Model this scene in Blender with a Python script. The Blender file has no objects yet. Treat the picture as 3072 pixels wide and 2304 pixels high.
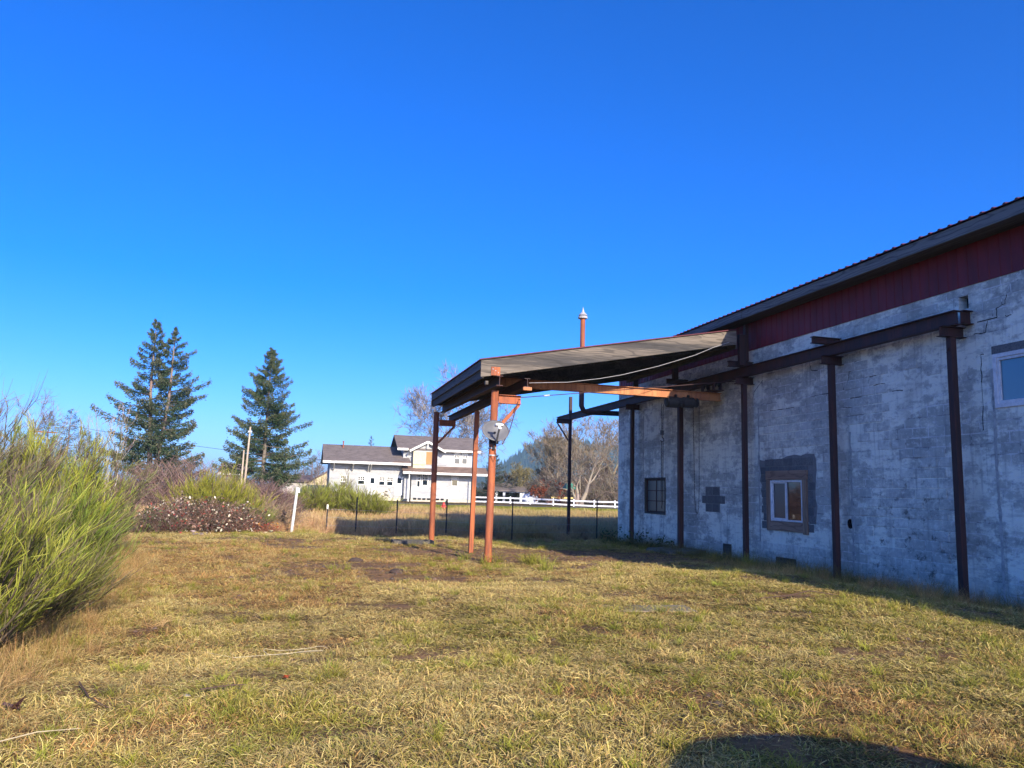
import bpy, bmesh, math, random
import numpy as np
from mathutils import Vector, Matrix

random.seed(7)
rng = np.random.default_rng(7)
R = math.radians
scene = bpy.context.scene
COL = scene.collection

# ------------------------------------------------------------------ camera
# world: +Y runs along the block wall away from the viewer, +X towards the wall, +Z up
F_PX, CX, CY = 2307.0, 1536.0, 1152.0
CAM_Z = 1.75
def _axes():
    v = np.array([903.2, 1455.0]); u = np.array([2027.0, -15654.0]); c = np.array([CX, CY])
    d = np.array([v[0]-c[0], v[1]-c[1], F_PX]); d /= np.linalg.norm(d)
    k = np.array([u[0]-c[0], u[1]-c[1], F_PX]); k -= d*(d @ k); k /= np.linalg.norm(k)
    return np.cross(d, k), d, k
AX, AY, AZ = _axes()
cam_data = bpy.data.cameras.new('camera')
cam = bpy.data.objects.new('camera', cam_data)
COL.objects.link(cam)
cam_data.sensor_width = 36.0
cam_data.lens = F_PX/3072*36.0
cam_data.clip_start = 0.05
cam_data.clip_end = 6000
W = np.array([AX, AY, AZ])          # rows: world axes in camera (right, down, forward)
right, up, back = W[:, 0], -W[:, 1], -W[:, 2]
M = Matrix(((right[0], up[0], back[0], 0), (right[1], up[1], back[1], 0), (right[2], up[2], back[2], CAM_Z), (0, 0, 0, 1)))
cam.matrix_world = M
scene.camera = cam

def ray(x, y, s=3072/2212):
    r = np.array([(x*s-CX)/F_PX, (y*s-CY)/F_PX, 1.0])
    return np.array([r @ AX, r @ AY, r @ AZ])
def at_y(x, y, Y):
    r = ray(x, y); t = Y/r[1]; return Vector((r[0]*t, Y, r[2]*t+CAM_Z))
def at_x(x, y, X):
    r = ray(x, y); t = X/r[0]; return Vector((X, r[1]*t, r[2]*t+CAM_Z))

# ------------------------------------------------------------------ sky, sun, exposure
SUN_EL, SUN_AZ = R(22.0), R(12.5)
to_sun = Vector((math.sin(SUN_AZ)*math.cos(SUN_EL), -math.cos(SUN_AZ)*math.cos(SUN_EL), math.sin(SUN_EL)))
world = bpy.data.worlds.new('World'); scene.world = world
world.use_nodes = True
wn = world.node_tree
sky = wn.nodes.new('ShaderNodeTexSky')
sky.sky_type = 'NISHITA'
sky.sun_disc = False
sky.sun_elevation = SUN_EL
sky.sun_rotation = math.atan2(to_sun.x, to_sun.y)
sky.air_density = 0.65
sky.dust_density = 1.5
sky.ozone_density = 3.0
hs = wn.nodes.new('ShaderNodeHueSaturation')
hs.inputs['Saturation'].default_value = 1.42
hs.inputs['Value'].default_value = 1.0
bg = wn.nodes['Background']
wn.links.new(sky.outputs[0], hs.inputs['Color'])
wb = wn.nodes.new('ShaderNodeMix'); wb.data_type = 'RGBA'; wb.blend_type = 'MULTIPLY'; wb.inputs[0].default_value = 1.0
wb.inputs[7].default_value = (0.60, 0.715, 1.12, 1)      # the phone's cool white balance
wn.links.new(hs.outputs[0], wb.inputs[6]); wn.links.new(wb.outputs[2], bg.inputs['Color'])
bg.inputs['Strength'].default_value = 0.15

sun_data = bpy.data.lights.new('sun', 'SUN')
sun_data.energy = 4.2
sun_data.angle = R(0.53)
sun_data.color = (1.0, 0.88, 0.71)
sun = bpy.data.objects.new('sun', sun_data)
COL.objects.link(sun)
sun.rotation_euler = to_sun.to_track_quat('Z', 'Y').to_euler()
sun.location = (20, -40, 30)

scene.view_settings.view_transform = 'Standard'
scene.view_settings.look = 'None'
scene.view_settings.gamma = 1.0
scene.view_settings.use_curve_mapping = False
scene.view_settings.exposure = 1.0
scene.cycles.use_denoising = True
scene.cycles.max_bounces = 6
scene.cycles.diffuse_bounces = 3
scene.cycles.glossy_bounces = 3
scene.cycles.transmission_bounces = 4
scene.cycles.transparent_max_bounces = 6
scene.cycles.volume_bounces = 0
scene.render.film_transparent = False

# ------------------------------------------------------------------ helpers
def tag(o, label=None, cat=None, group=None, kind=None):
    if label: o['label'] = label
    if cat: o['category'] = cat
    if group: o['group'] = group
    if kind: o['kind'] = kind
    return o
def empty(name, loc, label, cat, group=None):
    o = bpy.data.objects.new(name, None)
    o.empty_display_size = 0.3
    COL.objects.link(o)
    o.location = loc
    return tag(o, label, cat, group)
def origin_of(o):
    v = Vector((0, 0, 0))
    while o is not None:
        v = v + Vector(o.location); o = o.parent
    return v

class MB:
    """collects world-space geometry, then links it as one mesh object"""
    def __init__(s): s.v = []; s.f = []; s.mi = []
    def face(s, pts, m=0):
        n = len(s.v); s.v.extend([tuple(p) for p in pts]); s.f.append(tuple(range(n, n+len(pts)))); s.mi.append(m)
    def hexa(s, p, m=0):                  # 8 points: bottom ring 0-3, top ring 4-7
        n = len(s.v); s.v.extend([tuple(q) for q in p])
        for f in ((3, 2, 1, 0), (4, 5, 6, 7), (0, 1, 5, 4), (1, 2, 6, 5), (2, 3, 7, 6), (3, 0, 4, 7)):
            s.f.append(tuple(n+i for i in f)); s.mi.append(m)
    def box(s, x0, x1, y0, y1, z0, z1, m=0):
        s.hexa([(x0, y0, z0), (x1, y0, z0), (x1, y1, z0), (x0, y1, z0), (x0, y0, z1), (x1, y0, z1), (x1, y1, z1), (x0, y1, z1)], m)
    def bar(s, a, b, w, h, upv=(0, 0, 1), m=0):       # rectangular bar from a to b
        a = Vector(a); b = Vector(b); d = (b-a).normalized()
        sd = d.cross(Vector(upv))
        if sd.length < 1e-4: sd = d.cross(Vector((0, 1, 0)))
        sd.normalize(); u = sd.cross(d).normalized()
        o = [sd*(-w/2)+u*(-h/2), sd*(w/2)+u*(-h/2), sd*(w/2)+u*(h/2), sd*(-w/2)+u*(h/2)]
        p = [a+q for q in o]+[b+q for q in o]
        s.hexa(p, m)
    def ibeam(s, a, b, w, h, t=0.014):
        a = Vector(a); b = Vector(b); z = Vector((0, 0, 1))
        s.bar(a+z*(h/2-t/2), b+z*(h/2-t/2), w, t)
        s.bar(a-z*(h/2-t/2), b-z*(h/2-t/2), w, t)
        s.bar(a, b, t*0.8, h-2*t-0.0006)
    def tube(s, pts, rad, n=8, m=0, cap=True):
        pts = [Vector(p) for p in pts]
        if not hasattr(rad, '__len__'): rad = [rad]*len(pts)
        rings = []
        ref = None
        for i, p in enumerate(pts):
            d = (pts[min(i+1, len(pts)-1)]-pts[max(i-1, 0)]).normalized()
            if ref is None:
                ref = Vector((0, 0, 1)) if abs(d.z) < 0.9 else Vector((1, 0, 0))
            e1 = (ref-d*ref.dot(d)).normalized(); e2 = d.cross(e1); ref = e1
            n0 = len(s.v)
            for k in range(n):
                a = 2*math.pi*k/n
                s.v.append(tuple(p+(e1*math.cos(a)+e2*math.sin(a))*rad[i]))
            rings.append(n0)
        for i in range(len(rings)-1):
            for k in range(n):
                s.f.append((rings[i]+k, rings[i]+(k+1) % n, rings[i+1]+(k+1) % n, rings[i+1]+k)); s.mi.append(m)
        if cap:
            s.f.append(tuple(rings[0]+k for k in reversed(range(n)))); s.mi.append(m)
            s.f.append(tuple(rings[-1]+k for k in range(n))); s.mi.append(m)
    def lathe(s, c, prof, n=16, m=0, axis='Z'):
        c = Vector(c)
        pts, rad = [], []
        ax = {'Z': Vector((0, 0, 1)), 'X': Vector((1, 0, 0)), 'Y': Vector((0, 1, 0))}[axis]
        n0s = []
        e1 = Vector((1, 0, 0)) if axis != 'X' else Vector((0, 1, 0)); e2 = ax.cross(e1)
        for r, h in prof:
            n0s.append(len(s.v))
            for k in range(n):
                a = 2*math.pi*k/n
                s.v.append(tuple(c+ax*h+(e1*math.cos(a)+e2*math.sin(a))*max(r, 1e-4)))
        for i in range(len(prof)-1):
            for k in range(n):
                s.f.append((n0s[i]+k, n0s[i]+(k+1) % n, n0s[i+1]+(k+1) % n, n0s[i+1]+k)); s.mi.append(m)
        s.f.append(tuple(n0s[0]+k for k in reversed(range(n)))); s.mi.append(m)
        s.f.append(tuple(n0s[-1]+k for k in range(n))); s.mi.append(m)
    def build(s, name, mats, parent=None, smooth=False, bevel=0.0, org=None):
        if org is None: org = origin_of(parent) if parent is not None else Vector((0, 0, 0))
        me = bpy.data.meshes.new(name)
        me.from_pydata([(a[0]-org.x, a[1]-org.y, a[2]-org.z) for a in s.v], [], s.f)
        if not isinstance(mats, (list, tuple)): mats = [mats]
        for m in mats: me.materials.append(m)
        if len(mats) > 1: me.polygons.foreach_set('material_index', s.mi)
        if smooth: me.polygons.foreach_set('use_smooth', [True]*len(s.f))
        me.update()
        o = bpy.data.objects.new(name, me); COL.objects.link(o)
        if parent is not None: o.parent = parent
        else: o.location = org
        if bevel > 0:
            b = o.modifiers.new('bevel', 'BEVEL'); b.width = bevel; b.segments = 1; b.limit_method = 'ANGLE'
        return o

def np_mesh(name, V, Fc, mat, parent=None, col=None, org=None, smooth=False):
    """V (N,3), Fc (M,k) ints; col (N,3) vertex colours -> attribute Col"""
    if org is None: org = origin_of(parent) if parent is not None else Vector((0, 0, 0))
    V = np.asarray(V, dtype=np.float32)-np.array(org, dtype=np.float32)
    Fc = np.asarray(Fc, dtype=np.int32)
    k = Fc.shape[1]
    me = bpy.data.meshes.new(name)
    me.vertices.add(len(V)); me.vertices.foreach_set('co', V.ravel())
    me.loops.add(Fc.size); me.loops.foreach_set('vertex_index', Fc.ravel())
    me.polygons.add(len(Fc)); me.polygons.foreach_set('loop_start', np.arange(0, Fc.size, k, dtype=np.int32))
    if smooth: me.polygons.foreach_set('use_smooth', np.ones(len(Fc), dtype=bool))
    me.materials.append(mat)
    if col is not None:
        a = me.attributes.new('Col', 'FLOAT_COLOR', 'POINT')
        c4 = np.ones((len(V), 4), dtype=np.float32); c4[:, :3] = col
        a.data.foreach_set('color', c4.ravel())
    me.update(calc_edges=True); me.validate()
    o = bpy.data.objects.new(name, me); COL.objects.link(o)
    if parent is not None: o.parent = parent
    else: o.location = org
    return o

# value-noise in numpy
def _hash(ix, iy, seed):
    h = (ix.astype(np.int64)*374761393+iy.astype(np.int64)*668265263+seed*974634777) & 0xffffffff
    h = ((h ^ (h >> 13))*1274126177) & 0xffffffff
    h = h ^ (h >> 16)
    return (h & 0xffff)/65535.0
def vnoise(x, y, seed=0):
    x = np.asarray(x, dtype=float); y = np.asarray(y, dtype=float)
    ix = np.floor(x); iy = np.floor(y); fx = x-ix; fy = y-iy
    fx = fx*fx*(3-2*fx); fy = fy*fy*(3-2*fy)
    a = _hash(ix, iy, seed); b = _hash(ix+1, iy, seed); c = _hash(ix, iy+1, seed); d = _hash(ix+1, iy+1, seed)
    return (a*(1-fx)+b*fx)*(1-fy)+(c*(1-fx)+d*fx)*fy
def fbm(x, y, seed=0, oct=4):
    s = 0; w = 0.5; f = 1.0
    for i in range(oct):
        s = s+w*vnoise(x*f+i*17.3, y*f-i*9.1, seed+i); f *= 2.03; w *= 0.5
    return s/(1-0.5**oct)
def sstep(a, b, x):
    t = np.clip((x-a)/(b-a), 0, 1); return t*t*(3-2*t)

# ribbons: the stuff stems, blades and twigs are made of
def ribbons(base, tip, mid, w0, w1=0.0, nseg=2, facing=None):
    """quadratic curves base->mid->tip (N,3), widths; returns verts, quads"""
    N = len(base)
    w0 = np.broadcast_to(np.asarray(w0, float), (N,)); w1 = np.broadcast_to(np.asarray(w1, float), (N,))
    d = tip-base
    if facing is None:
        a = rng.uniform(0, 2*np.pi, N); sd = np.stack([np.cos(a), np.sin(a), np.zeros(N)], 1)
    else: sd = facing
    sd = sd-d*(np.sum(sd*d, 1)/np.maximum(np.sum(d*d, 1), 1e-9))[:, None]
    sd /= np.maximum(np.linalg.norm(sd, axis=1), 1e-6)[:, None]
    V = np.zeros((N, (nseg+1)*2, 3)); t = np.linspace(0, 1, nseg+1)
    for i, ti in enumerate(t):
        p = base*(1-ti)**2+mid*2*ti*(1-ti)+tip*ti**2
        w = (w0*(1-ti)+w1*ti)[:, None]*0.5
        V[:, 2*i] = p-sd*w; V[:, 2*i+1] = p+sd*w
    q = np.array([[2*i, 2*i+1, 2*i+3, 2*i+2] for i in range(nseg)])
    Fq = (np.arange(N)*(nseg+1)*2)[:, None, None]+q[None]
    return V.reshape(-1, 3), Fq.reshape(-1, 4)
def seg_tubes(P0, P1, r0, r1, n=3):
    """many straight tapered segments at once"""
    P0 = np.asarray(P0, float); P1 = np.asarray(P1, float); r0 = np.asarray(r0, float); r1 = np.asarray(r1, float)
    N = len(P0); d = P1-P0; d /= np.maximum(np.linalg.norm(d, axis=1), 1e-9)[:, None]
    ref = np.where((np.abs(d[:, 2]) < 0.9)[:, None], np.array([0, 0, 1.0]), np.array([1.0, 0, 0]))
    e1 = np.cross(d, ref); e1 /= np.linalg.norm(e1, axis=1)[:, None]; e2 = np.cross(d, e1)
    V = np.zeros((N, 2*n, 3))
    for k in range(n):
        a = 2*np.pi*k/n; o = e1*np.cos(a)+e2*np.sin(a)
        V[:, k] = P0+o*r0[:, None]; V[:, n+k] = P1+o*r1[:, None]
    q = np.array([[k, (k+1) % n, n+(k+1) % n, n+k] for k in range(n)])
    Fq = (np.arange(N)*2*n)[:, None, None]+q[None]
    return V.reshape(-1, 3), Fq.reshape(-1, 4)

# ------------------------------------------------------------------ materials
class NT:
    def __init__(s, name):
        s.m = bpy.data.materials.new(name); s.m.use_nodes = True; s.t = s.m.node_tree
        s.p = s.t.nodes['Principled BSDF']
    def n(s, typ, props=None, **inp):
        nd = s.t.nodes.new('ShaderNode'+typ)
        for k, v in (props or {}).items(): setattr(nd, k, v)
        for k, v in inp.items():
            key = k.replace('_', ' ')
            sock = nd.inputs[int(k[1:])] if (k[0] == 'i' and k[1:].isdigit()) else nd.inputs[key]
            s.set(sock, v)
        return nd
    def set(s, sock, v):
        if hasattr(v, 'is_output') or isinstance(v, bpy.types.NodeSocket): s.t.links.new(v, sock)
        elif isinstance(v, bpy.types.Node): s.t.links.new(v.outputs[0], sock)
        else:
            if sock.type == 'RGBA' and len(v) == 3: v = (*v, 1)
            sock.default_value = v
    def noise(s, vec, scale, detail=6, rough=0.55):
        return s.n('TexNoise', Vector=vec, Scale=scale, Detail=detail, Roughness=rough).outputs['Fac']
    def ramp(s, fac, lo, hi):
        return s.n('MapRange', {'interpolation_type': 'SMOOTHSTEP'}, Value=fac, i1=lo, i2=hi).outputs[0]
    def mix(s, fac, a, b, blend='MIX'):
        nd = s.n('Mix', {'data_type': 'RGBA', 'blend_type': blend})
        s.set(nd.inputs[0], fac); s.set(nd.inputs[6], a); s.set(nd.inputs[7], b)
        return nd.outputs[2]
    def math(s, op, a, b=0.0):
        nd = s.n('Math', {'operation': op}); s.set(nd.inputs[0], a); s.set(nd.inputs[1], b); return nd.outputs[0]
    def pos(s): return s.n('NewGeometry').outputs['Position']
    def obj(s): return s.n('TexCoord').outputs['Object']
    def map(s, vec, scale=(1, 1, 1), loc=(0, 0, 0), rot=(0, 0, 0)):
        return s.n('Mapping', Vector=vec, Scale=scale, Location=loc, Rotation=rot).outputs[0]
    def bump(s, h, strength=0.3, dist=0.02):
        b = s.n('Bump', Strength=strength, Distance=dist, Height=h); s.t.links.new(b.outputs[0], s.p.inputs['Normal'])
    def done(s, color, rough=0.8, spec=0.3, metal=0.0):
        s.set(s.p.inputs['Base Color'], color); s.set(s.p.inputs['Roughness'], rough)
        s.set(s.p.inputs['Specular IOR Level'], spec); s.set(s.p.inputs['Metallic'], metal)
        return s.m

def mat_mottled(name, c1, c2, scale=3.0, rough=0.75, bump=0.2, stretch=(1, 1, 1), spec=0.3, lo=0.35, hi=0.65, dist=0.01):
    t = NT(name); v = t.map(t.pos(), stretch)
    a = t.noise(v, scale, 8); b = t.noise(v, scale*7, 4)
    f = t.ramp(t.math('ADD', t.math('MULTIPLY', a, 0.7), t.math('MULTIPLY', b, 0.3)), lo, hi)
    if bump: t.bump(b, bump, dist)
    return t.done(t.mix(f, c1, c2), rough, spec)
def mat_flat(name, c, rough=0.6, spec=0.3, metal=0.0):
    t = NT(name); v = t.pos(); a = t.noise(v, 9.0, 4)
    c2 = tuple(x*0.78 for x in c)
    return t.done(t.mix(t.ramp(a, 0.35, 0.7), c, c2), rough, spec, metal)
def mat_leaf(name, rough=0.6, transl=0.25):
    """vertex colour Col x instancer tint-free foliage; thin-leaf light leaking through"""
    t = NT(name)
    a = t.n('Attribute', {'attribute_name': 'Col'}).outputs['Color']
    t.done(a, rough, 0.25)
    if transl > 0:
        tr = t.n('BsdfTranslucent', Color=a); mx = t.n('MixShader', Fac=transl)
        t.t.links.new(t.p.outputs[0], mx.inputs[1]); t.t.links.new(tr.outputs[0], mx.inputs[2])
        t.t.links.new(mx.outputs[0], t.t.nodes['Material Output'].inputs['Surface'])
    return t.m
def mat_tint(name, rough=0.7, transl=0.2):
    t = NT(name)
    a = t.n('Attribute', {'attribute_name': 'Col'}).outputs['Color']
    b = t.n('Attribute', {'attribute_name': 'tint', 'attribute_type': 'INSTANCER'}).outputs['Color']
    c = t.mix(1.0, a, b, 'MULTIPLY')
    t.done(c, rough, 0.2)
    tr = t.n('BsdfTranslucent', Color=c); mx = t.n('MixShader', Fac=transl)
    t.t.links.new(t.p.outputs[0], mx.inputs[1]); t.t.links.new(tr.outputs[0], mx.inputs[2])
    t.t.links.new(mx.outputs[0], t.t.nodes['Material Output'].inputs['Surface'])
    return t.m
LEAF = mat_leaf('foliage')
BARK = mat_leaf('bark_and_stems', 0.85, 0.0)
TINT = mat_tint('grass_blades')
# ------------------------------------------------------------------ ground
_ctrl = np.array([
    (0, 0, .2), (3, 3, .25), (-3, 5, .2), (0, 10, .1), (4, 10, .25), (-4, 12, .1), (3, 15, .1), (7, 4, .32),
    (8.3, 7.5, .38), (8.3, 8.4, .39), (8.3, 9.9, .42), (8.3, 10.8, .41), (8.3, 12.1, .37), (8.3, 13.6, .32), (8.3, 15.5, .22),
    (8.3, 17.8, .12), (8.3, 22, -.05), (8.3, 26, -.2), (8.8, 31, -.38), (9.9, 2, .15), (11.6, 3, -.02), (11.6, 6, -.02), (11.6, 8, -.02), (11.6, 10, -.02), (11.6, 12, -.02), (11.6, 14, -.02),
    (11.6, 16, 0), (11.6, 18, 0), (11.6, 20, 0), (11.6, 22, 0), (11.6, 24, -.02), (11.6, 27, -.06), (10.2, 6, .12), (10.2, 9, .14), (10.2, 12, .12), (10.2, 15, .08),
    (4.5, 18.7, 0), (4.8, 21.7, 0), (4.2, 25.5, 0), (-3, 18, 0), (-5, 28, -.02), (0, 28, -.03), (0, 33, -.2), (-6, 36, -.1), (5, 30, -.2), (5, 35, -.35),
    (11.7, 33, -.3), (12, 45, -.28), (5, 45, -.22), (-10, 45, 0), (20, 40, -.3), (10, 61, 0.02), (30, 60, -.05), (-20, 60, .1), (0, 75, .1), (30, 78, .12), (-30, 80, .2),
    (5, 92, .22), (25, 92, .22), (60, 92, .25), (-30, 100, .3), (10, 130, .3), (60, 140, .3), (-60, 60, .2), (-30, 20, .1), (-20, -20, .2), (40, 0, 0), (60, 50, 0), (0, 300, .3)])
def _interp(x, y):
    x = np.asarray(x, float).ravel(); y = np.asarray(y, float).ravel()
    dx = x[:, None]-_ctrl[None, :, 0]; dy = y[:, None]-_ctrl[None, :, 1]
    d2 = dx*dx+dy*dy
    sc = 1.0+0.012*(x*x+y*y)[:, None]*0.02
    w = 1.0/(d2+0.35*sc)**2
    return (w*_ctrl[None, :, 2]).sum(1)/w.sum(1)
def lumps(x, y):
    near = 1-sstep(30, 60, np.hypot(x, y))
    b = (fbm(x*0.55, y*0.55, 3, 3)-0.5)*0.10+(fbm(x*2.1, y*2.1, 5, 3)-0.5)*0.05+(vnoise(x*6.5, y*6.5, 9)-0.5)*0.022
    keep = sstep(0.0, 0.8, 11.9-x)
    return b*near*keep
def road_w(x, y):      # 1 on the road strip that crosses behind the hydrant
    return (1-sstep(4.5, 7, np.abs(y-81.5)))*sstep(-30, -20, x+60)
def gz(x, y):
    shp = np.shape(x)
    x = np.asarray(x, float).ravel(); y = np.asarray(y, float).ravel()
    z = np.zeros(len(x))
    for i in range(0, len(x), 20000):
        z[i:i+20000] = _interp(x[i:i+20000], y[i:i+20000])
    z = z+lumps(x, y)
    r = road_w(x, y); z = z*(1-r)+0.12*r
    return z.reshape(shp) if shp else float(z[0])
def gpt(x, y, dz=0.0): return Vector((x, y, float(gz(np.array([x]), np.array([y]))[0])+dz))

def soil_mask(x, y):
    """bare earth: under the canopy, the rutted patch left of it, scattered scuffs"""
    def blob(cx, cy, rx, ry, s): return np.exp(-(((x-cx)/rx)**2+((y-cy)/ry)**2))*s
    b = blob(7.0, 20.6, 3.0, 2.6, 1.5)+blob(9.0, 18.6, 1.8, 2.4, 1.0)+blob(1.0, 17.2, 1.9, 1.3, .75)+blob(2.2, 14.8, 1.3, .8, .55)+blob(-.6, 14.8, 1.2, .9, .45)
    b = b+blob(5.3, 16.0, 1.4, .6, .5)+blob(3.4, 22.4, 1.5, 1.6, .5)+blob(-1.0, 26.5, 1.6, .9, .6)+blob(1.2, 7.6, .5, .25, .55)+blob(-1.1, 5.6, .9, .35, .5)+blob(-1.6, 6.6, .6, .3, .6)+blob(.9, 8.6, .5, .3, .5)+blob(.4, 5.2, .5, .22, .6)+blob(-.4, 7.0, .5, .2, .5)
    n = fbm(x*1.3, y*0.9, 21, 5); n2 = fbm(x*0.35, y*0.3, 27, 3)
    back = sstep(12, 20, y)*(1-sstep(26, 30, y))*0.12
    m = b*(0.45+1.1*n)+back+sstep(0.57, 0.76, n)*0.75*(0.3+n2)
    return np.clip(m, 0, 1)
def green_mask(x, y):
    n = fbm(x*0.42+3, y*0.36+1, 31, 4); n2 = fbm(x*1.7, y*1.7, 37, 3)
    bias = sstep(2.0, 8.0, x-0.1*y)*0.14-sstep(0, 5, 1.2-x)*0.07-.12*sstep(10, 14, y)*(1-sstep(27, 30, y))*sstep(0, 3, 8-x)
    return sstep(0.36, 0.66, n*0.62+n2*0.38+bias)
def rust_mask(x, y):       # fox-brown dead turf, mostly in the middle distance
    return sstep(0.42, 0.68, fbm(x*0.5+9, y*0.7-4, 41, 4)+0.40*sstep(9, 14, y)*(1-sstep(24, 28, y))*sstep(0, 4, 6-x)-0.12)

def _axis(fine0, fine1, step, far0, far1, growth=1.14):
    a = list(np.arange(fine0, fine1+1e-6, step)); s = step; x = fine1
    while x < far1: s *= growth; x += s; a.append(min(x, far1))
    s = step; x = fine0; b = []
    while x > far0: s *= growth; x -= s; b.append(max(x, far0))
    return np.array(b[::-1]+a)
gx = _axis(-9, 13, 0.11, -1700, 1700)
gy = np.concatenate([_axis(2.5, 34, 0.13, -150, 34), np.arange(34.75, 100.1, 0.75), _axis(101, 101.5, 1.0, 101, 1750)])
GX, GY = np.meshgrid(gx, gy)
GZ = gz(GX, GY)
V = np.stack([GX.ravel(), GY.ravel(), GZ.ravel()], 1)
nx, ny = len(gx), len(gy)
ii = (np.arange(ny-1)[:, None]*nx+np.arange(nx-1)[None]).ravel()
Fq = np.stack([ii, ii+1, ii+nx+1, ii+nx], 1)
xs, ys = V[:, 0], V[:, 1]
so = soil_mask(xs, ys); gr = green_mask(xs, ys); ru = rust_mask(xs, ys)
c_soil = np.array([.31, .180, .088]); c_straw = np.array([.135, .092, .045]); c_moss = np.array([.10, .078, .026]); c_fox = np.array([.16, .092, .045])
col = c_straw*(1-gr)[:, None]+c_moss*gr[:, None]
col = col*(1-.8*ru)[:, None]+c_fox*(.8*ru)[:, None]
col = col*(1-so)[:, None]+c_soil*so[:, None]
far = sstep(58, 64, ys)*(1-sstep(74, 77, ys))
col = col*(1-far)[:, None]+np.array([.13, .125, .035])*far[:, None]
wild = sstep(90, 130, np.hypot(xs, ys))
col = col*(1-wild)[:, None]+np.array([.075, .075, .035])*wild[:, None]
t = NT('earth_and_turf')
a = t.n('Attribute', {'attribute_name': 'Col'}).outputs['Color']
p = t.pos()
n1 = t.noise(p, 3.0, 9, 0.65); n2 = t.noise(p, 26.0, 6, 0.7); n3 = t.noise(p, 110.0, 3)
c = t.mix(t.ramp(n1, .3, .7), t.mix(1.0, a, (.62, .60, .58), 'MULTIPLY'), t.mix(1.0, a, (1.25, 1.22, 1.15), 'MULTIPLY'))
c = t.mix(t.ramp(n2, .35, .7), t.mix(1.0, c, (.7, .68, .66), 'MULTIPLY'), c)
t.bump(t.math('ADD', t.math('MULTIPLY', n2, 0.7), t.math('MULTIPLY', n3, 0.3)), 0.9, 0.035)
MAT_GROUND = t.done(c, 0.95, 0.15)
ground = np_mesh('ground', V, Fq, MAT_GROUND, col=col, smooth=True)
tag(ground, kind='structure')

# road: a sheet on its own bed, 4 mm proud
m = MB(); rx = np.arange(-40, 121, 4.0)
for i in range(len(rx)-1):
    m.face([(rx[i], 78, .124), (rx[i+1], 78, .124), (rx[i+1], 85, .124), (rx[i], 85, .124)])
MAT_ROAD = mat_mottled('old_asphalt', (.045, .044, .043), (.085, .08, .075), 1.2, 0.9, 0.3)
tag(m.build('road', MAT_ROAD), kind='structure')
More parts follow.
